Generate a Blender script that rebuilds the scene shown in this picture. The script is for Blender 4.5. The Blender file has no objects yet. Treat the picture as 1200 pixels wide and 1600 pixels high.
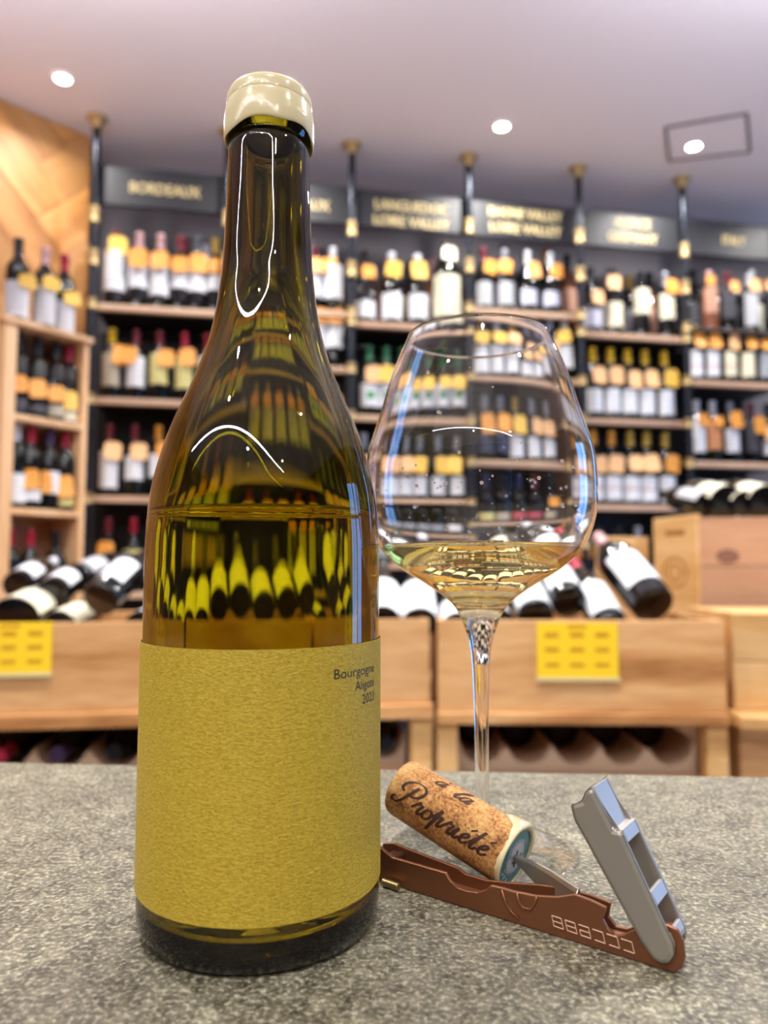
import bpy, bmesh, math, random
from math import sin, cos, pi, radians as R, sqrt, atan2
from mathutils import Vector, Matrix
random.seed(7)
sc = bpy.context.scene
COL = sc.collection
# ---------------------------------------------------------------- camera, world, exposure
F, TH, EYE, CT = 1150.0, .073, 1.0724, .95
cam = bpy.data.cameras.new('camera'); co = bpy.data.objects.new('camera', cam); COL.objects.link(co)
co.location = (0, 0, EYE); co.rotation_euler = (pi/2+TH, 0, 0)
cam.sensor_fit = 'HORIZONTAL'; cam.sensor_width = 36; cam.lens = 36*F/1200
cam.clip_start = .01; cam.clip_end = 60
cam.dof.use_dof = True; cam.dof.focus_distance = .262; cam.dof.aperture_fstop = 11.0
sc.camera = co
w = bpy.data.worlds.new('blue_glow'); sc.world = w; w.use_nodes = True
w.node_tree.nodes['Background'].inputs[0].default_value = (.17, .44, 1, 1)  # saturated blue standing for a display fridge's glow through the right wall opening
w.node_tree.nodes['Background'].inputs[1].default_value = 6.0
sc.view_settings.view_transform = 'Standard'; sc.view_settings.look = 'None'
sc.view_settings.gamma = 1; sc.view_settings.use_curve_mapping = False
sc.view_settings.exposure = 0.08
LP = 1.0          # lamp power factor
cy = sc.cycles
cy.max_bounces = 20; cy.transmission_bounces = 18; cy.glossy_bounces = 6; cy.diffuse_bounces = 5
cy.transparent_max_bounces = 12; cy.sample_clamp_indirect = 6; cy.blur_glossy = .3
cy.caustics_reflective = True; cy.caustics_refractive = True; cy.use_denoising = True

# ---------------------------------------------------------------- measuring helpers
CC, SS = cos(TH), sin(TH)
E0 = Vector((0, 0, EYE))
def ray(px, py):
    a = (px-600)/F; b = -(py-800)/F
    return Vector((a, CC-b*SS, SS+b*CC))
def at_y(px, py, Y): d = ray(px, py); return E0+d*(Y/d.y)
def at_z(px, py, Z): d = ray(px, py); return E0+d*((Z-EYE)/d.z)
def at_pl(px, py, P, N): d = ray(px, py); return E0+d*((P-E0).dot(N)/d.dot(N))

def lin(h):
    r = [int(h[i:i+2], 16)/255 for i in (0, 2, 4)]
    return tuple((c/12.92 if c <= .04045 else ((c+.055)/1.055)**2.4) for c in r)+(1,)
MATS = {}
def mat(name, col='808080', rough=.5, metal=0, **k):
    if name in MATS: return MATS[name]
    m = bpy.data.materials.new(name); m.use_nodes = True; MATS[name] = m
    b = m.node_tree.nodes['Principled BSDF']
    b.inputs['Base Color'].default_value = lin(col); b.inputs['Roughness'].default_value = rough
    b.inputs['Metallic'].default_value = metal
    for kk, v in k.items(): b.inputs[kk.replace('_', ' ')].default_value = v
    # faint unevenness of every painted or moulded surface
    N = m.node_tree.nodes; L = m.node_tree.links
    n = N.new('ShaderNodeTexNoise'); n.inputs['Scale'].default_value = 35
    tc = N.new('ShaderNodeTexCoord'); L.new(tc.outputs['Object'], n.inputs['Vector'])
    mr = N.new('ShaderNodeMapRange'); mr.inputs[3].default_value = max(.02, rough-.05); mr.inputs[4].default_value = min(1, rough+.05)
    L.new(n.outputs[0], mr.inputs[0]); L.new(mr.outputs[0], b.inputs['Roughness'])
    return m
def nodes(name):
    m = bpy.data.materials.new(name); m.use_nodes = True; MATS[name] = m
    return m, m.node_tree.nodes, m.node_tree.links, m.node_tree.nodes['Principled BSDF']
def ramp(N, pts):
    r = N.new('ShaderNodeValToRGB'); e = r.color_ramp.elements
    while len(e) < len(pts): e.new(.5)
    for i, (p, c) in enumerate(pts): e[i].position = p; e[i].color = lin(c)
    return r
def wood(name, c0, c1, c2, axis=0, scale=6, rough=.45, bump=.05, vary=.12):
    if name in MATS: return MATS[name]
    m, N, L, b = nodes(name)
    tc = N.new('ShaderNodeTexCoord'); oi = N.new('ShaderNodeObjectInfo')
    ad = N.new('ShaderNodeVectorMath'); ad.operation = 'ADD'
    sc_ = N.new('ShaderNodeVectorMath'); sc_.operation = 'SCALE'; sc_.inputs['Scale'].default_value = 17
    cmb = N.new('ShaderNodeCombineXYZ')
    for i in range(3): L.new(oi.outputs['Random'], cmb.inputs[i])
    L.new(cmb.outputs[0], sc_.inputs[0]); L.new(tc.outputs['Object'], ad.inputs[0]); L.new(sc_.outputs[0], ad.inputs[1])
    mp = N.new('ShaderNodeMapping'); s = [scale*3.2]*3; s[axis] = scale*.5
    mp.inputs['Scale'].default_value = s; L.new(ad.outputs[0], mp.inputs[0])
    n1 = N.new('ShaderNodeTexNoise'); n1.inputs['Scale'].default_value = .35; n1.inputs['Detail'].default_value = 2; n1.inputs['Distortion'].default_value = .6
    L.new(mp.outputs[0], n1.inputs['Vector'])
    mu = N.new('ShaderNodeMath'); mu.operation = 'MULTIPLY'; mu.inputs[1].default_value = 14; L.new(n1.outputs[0], mu.inputs[0])
    sn = N.new('ShaderNodeMath'); sn.operation = 'SINE'; L.new(mu.outputs[0], sn.inputs[0])
    n2 = N.new('ShaderNodeTexNoise'); n2.inputs['Scale'].default_value = 4; n2.inputs['Detail'].default_value = 5; L.new(mp.outputs[0], n2.inputs['Vector'])
    mr = N.new('ShaderNodeMapRange'); mr.inputs[1].default_value = -1; L.new(sn.outputs[0], mr.inputs[0])
    mx = N.new('ShaderNodeMath'); mx.operation = 'MULTIPLY_ADD'; mx.inputs[1].default_value = .45; L.new(mr.outputs[0], mx.inputs[0])
    m2 = N.new('ShaderNodeMath'); m2.operation = 'MULTIPLY'; m2.inputs[1].default_value = .6; L.new(n2.outputs[0], m2.inputs[0]); L.new(m2.outputs[0], mx.inputs[2])
    r = ramp(N, [(.15, c0), (.5, c1), (.85, c2)]); L.new(mx.outputs[0], r.inputs[0])
    hs = N.new('ShaderNodeHueSaturation'); L.new(r.outputs[0], hs.inputs['Color'])
    mv = N.new('ShaderNodeMapRange'); mv.inputs[3].default_value = 1-vary; mv.inputs[4].default_value = 1+vary; L.new(oi.outputs['Random'], mv.inputs[0]); L.new(mv.outputs[0], hs.inputs['Value'])
    L.new(hs.outputs[0], b.inputs['Base Color']); b.inputs['Roughness'].default_value = rough
    bp = N.new('ShaderNodeBump'); bp.inputs['Strength'].default_value = .25; bp.inputs['Distance'].default_value = .001; L.new(n2.outputs[0], bp.inputs['Height']); L.new(bp.outputs[0], b.inputs['Normal'])
    return m
def emis(name, col, st):
    m = bpy.data.materials.new(name); m.use_nodes = True; MATS[name] = m
    b = m.node_tree.nodes['Principled BSDF']; b.inputs['Base Color'].default_value = lin(col)
    b.inputs['Emission Color'].default_value = lin(col); b.inputs['Emission Strength'].default_value = st
    return m
def glass(name, col, ior, rough=0.0):
    m = bpy.data.materials.new(name); m.use_nodes = True; MATS[name] = m
    N = m.node_tree.nodes; L = m.node_tree.links; N.remove(N['Principled BSDF'])
    g = N.new('ShaderNodeBsdfGlass'); g.inputs['Color'].default_value = (*col, 1); g.inputs['IOR'].default_value = ior; g.inputs['Roughness'].default_value = rough
    L.new(g.outputs[0], N['Material Output'].inputs[0]); return m
def labelmat(name, base, ink, amt=.6):
    """paper label with rows of small print"""
    if name in MATS: return MATS[name]
    m, N, L, b = nodes(name); b.inputs['Roughness'].default_value = .6
    tc = N.new('ShaderNodeTexCoord'); sp = N.new('ShaderNodeSeparateXYZ'); L.new(tc.outputs['Generated'], sp.inputs[0])
    a = N.new('ShaderNodeMath'); a.operation = 'MULTIPLY'; a.inputs[1].default_value = 5; L.new(sp.outputs['Z'], a.inputs[0])
    fr = N.new('ShaderNodeMath'); fr.operation = 'FRACT'; L.new(a.outputs[0], fr.inputs[0])
    lt = N.new('ShaderNodeMath'); lt.operation = 'LESS_THAN'; lt.inputs[1].default_value = .32; L.new(fr.outputs[0], lt.inputs[0])
    mp = N.new('ShaderNodeMapping'); mp.inputs['Scale'].default_value = (9, .01, 5); L.new(tc.outputs['Generated'], mp.inputs[0])
    n = N.new('ShaderNodeTexNoise'); n.inputs['Scale'].default_value = 2.2; L.new(mp.outputs[0], n.inputs['Vector'])
    gt = N.new('ShaderNodeMath'); gt.operation = 'GREATER_THAN'; gt.inputs[1].default_value = .5; L.new(n.outputs[0], gt.inputs[0])
    x1 = N.new('ShaderNodeMath'); x1.operation = 'SUBTRACT'; x1.inputs[1].default_value = .5; L.new(sp.outputs['X'], x1.inputs[0])
    x2 = N.new('ShaderNodeMath'); x2.operation = 'ABSOLUTE'; L.new(x1.outputs[0], x2.inputs[0])
    x3 = N.new('ShaderNodeMath'); x3.operation = 'LESS_THAN'; x3.inputs[1].default_value = .34; L.new(x2.outputs[0], x3.inputs[0])
    p1 = N.new('ShaderNodeMath'); p1.operation = 'MULTIPLY'; L.new(lt.outputs[0], p1.inputs[0]); L.new(gt.outputs[0], p1.inputs[1])
    p2 = N.new('ShaderNodeMath'); p2.operation = 'MULTIPLY'; L.new(p1.outputs[0], p2.inputs[0]); L.new(x3.outputs[0], p2.inputs[1])
    p3 = N.new('ShaderNodeMath'); p3.operation = 'MULTIPLY'; p3.inputs[1].default_value = amt; L.new(p2.outputs[0], p3.inputs[0])
    mx = N.new('ShaderNodeMix'); mx.data_type = 'RGBA'; mx.inputs[6].default_value = lin(base); mx.inputs[7].default_value = lin(ink)
    L.new(p3.outputs[0], mx.inputs[0]); L.new(mx.outputs[2], b.inputs['Base Color']); return m

# ---------------------------------------------------------------- mesh helpers
def mesh(name, vs, fs, m, smooth=False):
    me = bpy.data.meshes.new(name); me.from_pydata([tuple(v) for v in vs], [], fs); me.update()
    for i in (m if isinstance(m, (list, tuple)) else [m]): me.materials.append(i)
    if smooth:
        for p in me.polygons: p.use_smooth = True
    return me
def link(name, me, parent=None, loc=None, rot=None, scale=None):
    o = bpy.data.objects.new(name, me); COL.objects.link(o)
    if parent: o.parent = parent
    if loc is not None: o.location = loc
    if rot is not None: o.rotation_euler = rot
    if scale is not None: o.scale = scale
    return o
def tag(o, label, cat, group=None):
    o['label'] = label; o['category'] = cat
    if group: o['group'] = group
    return o
def empty(name, loc=(0, 0, 0), rz=0, label=None, cat=None, group=None):
    o = bpy.data.objects.new(name, None); COL.objects.link(o); o.location = loc; o.rotation_euler = (0, 0, rz)
    o.empty_display_size = .05
    if label: tag(o, label, cat, group)
    return o
def struct(o): o['kind'] = 'structure'; return o
class MB:
    def __init__(s): s.v = []; s.f = []
    def add(s, vs, fs):
        n = len(s.v); s.v += [Vector(v) for v in vs]; s.f += [tuple(i+n for i in f) for f in fs]; return s
    def box(s, x0, y0, z0, x1, y1, z1, b=0):
        v = [(x, y, z) for z in (z0, z1) for y in (y0, y1) for x in (x0, x1)]
        return s.add(v, [(0, 2, 3, 1), (4, 5, 7, 6), (0, 1, 5, 4), (2, 6, 7, 3), (0, 4, 6, 2), (1, 3, 7, 5)])
    def prism(s, poly, to3, a, b):
        """poly of 2-D points; to3(u, v, w) maps to 3-D; extruded from w=a to w=b"""
        n = len(poly); v = [to3(p[0], p[1], a) for p in poly]+[to3(p[0], p[1], b) for p in poly]
        return s.add(v, [tuple(range(n)), tuple(range(2*n-1, n-1, -1))]+[(i, i+n, (i+1) % n+n, (i+1) % n) for i in range(n)])
    def lathe(s, prof, n=32, closed=False, a0=0, a1=2*pi):
        full = abs(a1-a0-2*pi) < 1e-6; m = n if full else n+1; st = len(s.v); rings = []
        for r, z in prof:
            if r < 1e-7: s.v.append(Vector((0, 0, z))); rings.append([len(s.v)-1]*m)
            else:
                rings.append([len(s.v)+i for i in range(m)])
                for i in range(m):
                    a = a0+(a1-a0)*i/n; s.v.append(Vector((r*cos(a), r*sin(a), z)))
        k = len(rings)
        for j in range(k if closed else k-1):
            A, B = rings[j], rings[(j+1) % k]
            for i in range(n):
                i2 = (i+1) % m
                q = [A[i], A[i2], B[i2], B[i]]; q2 = []
                for t in q:
                    if t not in q2: q2.append(t)
                if len(q2) > 2: s.f.append(tuple(q2))
        return s
    def tube(s, pts, r, n=8, caps=True):
        pts = [Vector(p) for p in pts]; rr = r if isinstance(r, (list, tuple)) else [r]*len(pts); st = len(s.v)
        for i, p in enumerate(pts):
            d = (pts[min(i+1, len(pts)-1)]-pts[max(i-1, 0)]).normalized()
            u = d.orthogonal().normalized() if i == 0 else (u-d*u.dot(d)).normalized()
            w_ = d.cross(u)
            for k in range(n): a = 2*pi*k/n; s.v.append(p+(u*cos(a)+w_*sin(a))*rr[i])
        for i in range(len(pts)-1):
            for k in range(n): a = st+i*n+k; b = st+i*n+(k+1) % n; s.f.append((a, b, b+n, a+n))
        if caps: s.f.append(tuple(st+k for k in range(n-1, -1, -1))); s.f.append(tuple(st+(len(pts)-1)*n+k for k in range(n)))
        return s
    def mesh(s, name, m, smooth=False, bev=0, seg=2, fix=True, auto=None):
        me = mesh(name, s.v, s.f, m, smooth)
        if fix or bev:
            bm = bmesh.new(); bm.from_mesh(me)
            if fix: bmesh.ops.recalc_face_normals(bm, faces=bm.faces)
            if bev:
                ed = [e for e in bm.edges if len(e.link_faces) == 2 and e.calc_face_angle(0) > .6]
                bmesh.ops.bevel(bm, geom=ed, offset=bev, segments=seg, affect='EDGES', profile=.5)
            bm.to_mesh(me); bm.free()
            if smooth:
                for p in me.polygons: p.use_smooth = True
        if auto is not None:
            for p in me.polygons: p.use_smooth = True
            me.set_sharp_from_angle(angle=auto)
        return me
    def obj(s, name, m, parent=None, **k):
        return link(name, s.mesh(name, m, **k), parent)
def smoothprof(pts, sub=4):
    out = []
    n = len(pts)
    for i in range(n-1):
        p0, p1, p2, p3 = pts[max(i-1, 0)], pts[i], pts[i+1], pts[min(i+2, n-1)]
        for t in range(sub):
            t = t/sub
            out.append(tuple(.5*((2*p1[k])+(-p0[k]+p2[k])*t+(2*p0[k]-5*p1[k]+4*p2[k]-p3[k])*t*t+(-p0[k]+3*p1[k]-3*p2[k]+p3[k])*t**3) for k in range(len(p1))))
    out.append(tuple(pts[-1])); return out
def text_geo(txt, extrude=0.0):
    """text as plain triangles in the xy plane, cap height about 0.7"""
    c = bpy.data.curves.new('t', 'FONT'); c.body = txt; c.extrude = extrude; c.resolution_u = 3
    o = bpy.data.objects.new('t', c); COL.objects.link(o); bpy.context.view_layer.update()
    me = bpy.data.meshes.new_from_object(o.evaluated_get(bpy.context.evaluated_depsgraph_get()))
    vs = [v.co.copy() for v in me.vertices]; fs = [tuple(p.vertices) for p in me.polygons]
    bpy.data.objects.remove(o); bpy.data.curves.remove(c); bpy.data.meshes.remove(me)
    return vs, fs
ORD = ['first', 'second', 'third', 'fourth', 'fifth', 'sixth', 'seventh', 'eighth', 'ninth', 'tenth', 'eleventh', 'twelfth']

# ---------------------------------------------------------------- materials
M_ceil = mat('ceiling_paint', 'E6E0E6', .8); M_wallgrey = mat('grey_wall_paint', '77747A', .8)
M_white = mat('white_paint', 'D8D4D2', .7); M_floor = mat('floor_tiles', 'C4BEBA', .35)
M_black = mat('black_board', '141217', .6); M_blackmetal = mat('black_pipe', '2b2f38', .28, .7)
M_brass = mat('aged_brass', 'C0A878', .45, .7)
M_shelf = wood('shelf_wood', 'b08d74', 'c6a388', 'd4b496', rough=.5)
M_crate = wood('crate_pine', '96602f', 'c28c54', 'dcae78', rough=.5)
M_crate2 = wood('crate_pine_pale', 'b08046', 'cda064', 'dcb680', rough=.5)
M_crate3 = wood('crate_pink_wood', '9a7050', 'ad8262', 'ba9070', rough=.5)
M_cab = wood('cabinet_pine', 'c99a6a', 'dcb082', 'e6c096', axis=2, rough=.5)
M_plank = wood('panel_oak', '9c6430', 'be8446', 'd49c5e', axis=0, scale=4, rough=.5, vary=.3)
M_sign = mat('sign_board', '1a1c22', .5); M_gold = mat('gold_letter', 'CDB986', .6)
M_dark = mat('dark_wine_glass', '0c0c0d', .06); M_brownglass = mat('dark_olive_glass', '15160c', .08)
M_rose = mat('copper_toned_bottle', '7a4a35', .15)
M_yell = mat('yellow_card', 'F4CC22', .5); M_yellink = mat('yellow_card_ink', 'C8900C', .6)
M_lampglow = emis('lamp_glow', 'FFF4E6', 26); M_ring = emis('ring_glow', 'F4F0F6', 88); M_upl = emis('added_uplight_glow', 'F2F0FA', 100); M_shopwall = mat('dark_shop_wall', '4c4541', .7)

# ================================================================ SETTING
HC = 2.92
WA = .1824
W0 = Vector((-1.183, 2.912, 0)); WD = Vector((.52141, .09621, 0)); SP = WD.length; WU = WD.normalized(); WN = Vector((-WU.y, WU.x, 0))  # WN: away from room
def wall(name, a, b, z0, z1, m, th=.08, side=1):
    a = Vector((a[0], a[1])); b = Vector((b[0], b[1])); d = (b-a).normalized(); n = Vector((-d.y, d.x))*th*side
    v = [(p.x, p.y, z) for z in (z0, z1) for p in (a, b, b+n, a+n)]
    mb = MB().add(v, [(0, 3, 2, 1), (4, 5, 6, 7), (0, 1, 5, 4), (1, 2, 6, 5), (2, 3, 7, 6), (3, 0, 4, 7)])
    return struct(mb.obj(name, m))
struct(MB().box(-4.3, -4.3, -.1, 4.2, 5.2, 0).obj('floor', M_floor))
struct(MB().box(-4.3, -4.3, HC, 4.2, 5.2, HC+.1).obj('ceiling', M_ceil))
BW = W0+WN*.36; bl = BW-WU*.34; br = BW+WU*4.35
wall('wall_back', bl, br, 0, HC, M_wallgrey)
LW0 = Vector((-1.268, 3.057)); LWd = Vector((.6984, .7157))
lw1 = LW0+LWd*.0; lw0 = LW0-LWd*3.2
wl = wall('wall_left', lw0, lw1, 0, HC, M_plank, side=1)
wall('wall_left_return', lw1, (-1.34, 3.30), 0, HC, M_plank, side=1)
wall('wall_left_rear', lw0, (lw0.x, -4.2), 0, HC, M_shopwall, side=-1)
wall('wall_rear', (lw0.x, -4.2), (3.1, -4.2), 0, HC, M_shopwall, side=-1)
# right wall with a tall glazed opening, added in place of a blue-lit display fridge
X = 3.1
wall('wall_right', (X, -4.2), (X, .9), 0, HC, M_shopwall, side=-1)
wall('wall_right_far', (X, 1.95), (X, 3.95), 0, HC, M_shopwall, side=-1)
wall('wall_right_lintel', (X, .9), (X, 1.95), 2.25, HC, M_shopwall, side=-1)
wf = empty('fridge_glow_opening', (X+.03, 1.425, 0)); struct(wf)
fr = MB()
for y0, y1, z0, z1 in ((-.525, -.465, .0, 2.25), (.465, .525, .0, 2.25), (-.03, .03, .06, 2.19), (-.465, .465, 0, .08), (-.465, .465, 2.19, 2.25), (-.465, .465, 1.58, 1.63)):
    fr.box(-.03, y0, z0, .03, y1, z1)
fr.obj('opening_frame', M_sign, wf, bev=.004)
for k in (-1, 1):
    a, b = sorted((k*.03, k*.465)); g = MB().box(-.003, a, .08, .003, b, 2.19).obj('pane', glass('opening_glass%d' % k, (1, 1, 1), 1.02), wf)

# herringbone planks on the left wall, each its own piece
def clip(poly, x0, x1, y0, y1):
    for ax, lim, sg in ((0, x0, 1), (0, x1, -1), (1, y0, 1), (1, y1, -1)):
        out = []
        for i in range(len(poly)):
            p, q = poly[i], poly[(i+1) % len(poly)]; a = (p[ax]-lim)*sg; b = (q[ax]-lim)*sg
            if a >= 0: out.append(p)
            if a*b < 0: t = a/(a-b); out.append((p[0]+(q[0]-p[0])*t, p[1]+(q[1]-p[1])*t))
        poly = out
        if len(poly) < 3: return None
    return poly
Lp, Wp = .66, .165
def w3(u, v, w): q = LW0+LWd*u; n = Vector((LWd.y, -LWd.x)); return Vector((q.x+n.x*w, q.y+n.y*w, v))
np_ = 0
for i in range(-14, 15):
    for j in range(-8, 12):
        for kind in (0, 1):
            # herringbone lattice at 45 degrees
            if kind == 0: x0, y0, lx, ly = i*Wp+j*Lp, i*Wp-j*Lp, Lp, Wp
            else: x0, y0, lx, ly = i*Wp+j*Lp, i*Wp-j*Lp+Wp, Wp, Lp
            g = .0015; c45 = sqrt(.5)
            pts = [(x0+g, y0+g), (x0+lx-g, y0+g), (x0+lx-g, y0+ly-g), (x0+g, y0+ly-g)]
            pts = [((x-y)*c45-.1, (x+y)*c45+1.9) for x, y in pts]
            q = clip(pts, -.9, -.005, 1.25, HC-.004)
            if q and np_ < 120:
                np_ += 1; th = .008+.004*random.random()
                me = MB().prism(q, w3, .0, th).mesh('plank', M_plank)
                # own frame along the plank so the grain runs with it
                cx = sum(p[0] for p in q)/len(q); cz = sum(p[1] for p in q)/len(q); o3 = w3(cx, cz, 0)
                ax = w3(cx+c45*(1 if kind == 0 else -1), cz+c45, 0)-o3; nn = w3(cx, cz, 1)-o3; ay = nn.cross(ax)
                T = Matrix((ax, ay, nn)).transposed().to_4x4(); T.translation = o3
                me.transform(T.inverted()); o = link('plank', me, wl); o.matrix_basis = T

# ceiling access panel
hp = empty('access_panel', (0, 0, HC), 0, 'square ceiling access panel with a thin dark edge around the right downlight', 'ceiling panel')
q = [at_z(1040, 198, HC), at_z(1167, 176, HC), at_z(1172, 236, HC), at_z(1046, 250, HC)]
c_ = sum(q, Vector())/4
pan = MB()
v = [Vector((p.x, p.y, -.003)) for p in q]; v2 = [Vector((p.x, p.y, -.0005)) for p in q]
pan.add(v+v2, [(0, 1, 2, 3), (7, 6, 5, 4)]+[(i, i+4, (i+1) % 4+4, (i+1) % 4) for i in range(4)]).obj('panel', M_ceil, hp)
rim = MB()
for i in range(4):
    a, b = q[i], q[(i+1) % 4]; d = (b-a).normalized(); n = Vector((-d.y, d.x, 0))*.006
    rim.prism([(0, -.006), ((b-a).length, -.006), ((b-a).length, .006), (0, .006)], lambda u, v, w, a=a, d=d, n=n: Vector((a.x+d.x*u+n.x*v/.006*1, a.y+d.y*u+n.y*v/.006, w)), -.007, -.0005)
rim.obj('edge_strip', mat('panel_edge', '6c6468', .6), hp)

# downlights
DLp = {}
def downlight(x, y, label, power, grp='recessed ceiling downlights'):
    r = empty('downlight', (x, y, HC), 0, label, 'ceiling light', grp)
    if 'a' not in DLp:
        DLp['a'] = MB().lathe([(.028, -.001), (.028, -.005), (.037, -.006), (.040, -.003), (.040, -.001)], 28).mesh('trim_ring', M_white, smooth=True)
        DLp['b'] = MB().lathe([(0, -.004), (.02, -.0045), (.028, -.003), (.028, -.001), (0, -.001)], 28).mesh('diffuser', M_lampglow)
    link('trim_ring', DLp['a'], r); link('diffuser', DLp['b'], r)
    l = bpy.data.lights.new('downlight_beam', 'AREA'); l.shape = 'DISK'; l.size = .07; l.energy = power*LP; l.color = (1, .965, .93); l.spread = R(150)
    lo = bpy.data.objects.new('downlight_beam', l); COL.objects.link(lo); lo.location = (x, y, HC-.012)
p = at_z(98, 122, HC); downlight(p.x, p.y, 'round recessed downlight above the herringbone wall, leftmost in the ceiling', 5)
p = at_z(784, 197, HC); downlight(p.x, p.y, 'round recessed downlight above the wine glass, middle one in the ceiling', 12)
p = at_z(1084, 228, HC); downlight(p.x, p.y, 'round recessed downlight inside the square ceiling panel, rightmost', 12)
for x, y in ((-.36, 2.72), (2.2, 3.2), (-.9, 1.0), (.3, 1.1), (1.6, 1.2), (-1.2, -.6), (.1, -.5), (1.4, -.5), (-.5, -2), (1.2, -2.1)):
    downlight(x, y, 'ceiling downlight out of view, %s' % (('near the far left bay' if x < 0 else 'near the right wall') if y > 2 else ['left', 'middle', 'right'][int(x > -.6)+int(x > .9)]+' of the row %s' % ('over the counter' if y > .5 else 'behind the viewer' if y > -1 else 'at the rear')), 12 if y > 2 else 25 if y > .5 else 11, 'downlights out of view over the shop floor')

# hanging light bar behind the viewer, its reflection draws the thin arcs in the glass
LDR = Vector((.8983, -.4394, 0)); LLEN = 4.6
rl = empty('linear_lamp', (-.77, -1.22, EYE+1.6), atan2(LDR.y, LDR.x), 'long thin hanging light bar over the shop floor behind the viewer', 'pendant lamp')
MB().tube([(-LLEN/2, 0, 0), (LLEN/2, 0, 0)], .013, 12).obj('light_tube', M_ring, rl, smooth=False)
MB().box(-LLEN/2-.01, -.016, .014, LLEN/2+.01, .016, .03).obj('housing', M_blackmetal, rl, bev=.003)
for k in (-1.8, 0, 1.8): MB().tube([(k, 0, .03), (k, 0, HC-EYE-1.6)], .002, 6).obj('cable', M_blackmetal, rl)

# two unseen uplight bars added in front of the shelves to brighten the ceiling, just above the view; their troughs are closed below
for nm, x0, x1, y0, zz in (('left', -1.9, -.15, 1.55, 2.60), ('right', .55, 2.5, 1.7, 2.66)):
    u = empty('added_uplight', ((x0+x1)/2, y0, zz), R(5), 'hanging uplight bar added to brighten the ceiling, %s one above the view' % nm, 'pendant lamp', 'added uplight bars above the view'); h = (x1-x0)/2
    MB().box(-h, -.04, -.02, h, .04, -.014).box(-h, -.04, -.014, h, -.034, .004).box(-h, .034, -.014, h, .04, .004).obj('trough', M_blackmetal, u)
    MB().tube([(-h+.01, 0, .0), (h-.01, 0, .0)], .012, 10).obj('light_tube', M_upl, u)
    for k in (-.8, .8): MB().tube([(k*h, 0, -.01), (k*h, 0, HC-zz)], .002, 6).obj('cable', M_blackmetal, u)

# ================================================================ BOTTLES ON SHELVES
PR = {
 'bdx': [(0, .004), (.030, 0), (.036, .003), (.0375, .010), (.0375, .185), (.0355, .199), (.029, .213), (.020, .224), (.0155, .236), (.0145, .285), (.0158, .287), (.0158, .297), (.014, .300), (0, .300)],
 'bgy': [(0, .004), (.034, 0), (.040, .004), (.041, .012), (.041, .135), (.0385, .155), (.032, .178), (.024, .202), (.0175, .226), (.0148, .25), (.0145, .285), (.0158, .287), (.0158, .297), (.014, .300), (0, .300)],
 'mag': [(0, .004), (.048, 0), (.056, .004), (.058, .014), (.058, .215), (.054, .238), (.043, .262), (.030, .285), (.020, .306), (.0168, .345), (.018, .347), (.018, .358), (.016, .360), (0, .360)],
 'flute': [(0, .004), (.030, 0), (.036, .004), (.0375, .012), (.0375, .12), (.035, .15), (.029, .19), (.022, .23), (.0165, .265), (.0145, .30), (.0156, .302), (.0156, .312), (.014, .315), (0, .315)],
}
def rad(kind, z):
    P = PR[kind]
    for (r0, z0), (r1, z1) in zip(P[1:], P[2:]):
        if z0 <= z <= z1 and z1 > z0: return r0+(r1-r0)*(z-z0)/(z1-z0)
    return .0155
MC = {}
def body_me(kind, m):
    k = ('b', kind, m.name)
    if k not in MC: MC[k] = MB().lathe(PR[kind], 20).mesh('body', m, auto=R(50))
    return MC[k]
def cap_me(kind, col):
    k = ('c', kind, col)
    if k not in MC:
        top = PR[kind][-1][1]; z0 = top-.062
        pr = [(rad(kind, z0)+.0004, z0)]+[(r+.0005, z) for r, z in PR[kind] if z > z0 and r > 0]; pr.append((0, top+.0006))
        MC[k] = MB().lathe(pr, 16).mesh('capsule', mat('capsule_'+col, col, .35, .25), auto=R(50))
    return MC[k]
def lab_me(kind, r, h, col, ink):
    k = ('l', kind, round(h, 2), col, ink)
    if k not in MC:
        h2 = round(h, 2) or .01
        MC[k] = MB().lathe([(r, 0), (r+.0006, 0), (r+.0006, h2), (r, h2)], 14, closed=True, a0=-pi/2-R(72), a1=-pi/2+R(72)).mesh('label', labelmat('label_%s_%s' % (col, ink), col, ink), auto=R(40))
    return MC[k]
def tag_me(col, wd, h):
    k = ('t', col, round(wd, 3), round(h, 3))
    if k not in MC:
        c = .2*wd
        poly = [(-wd/2, -h/2+c*.5), (-wd/2+c*.5, -h/2), (wd/2-c*.5, -h/2), (wd/2, -h/2+c*.5), (wd/2, h/2-c), (wd/2-c, h/2), (-wd/2+c, h/2), (-wd/2, h/2-c)]
        MC[k] = MB().prism(poly, lambda u, v, w_: Vector((u, w_+(-.004*(1-(2*u/wd)**2)), v)), -.0008, .0008).mesh('neck_tag', mat('tag_'+col, col, .45))
    return MC[k]
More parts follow.
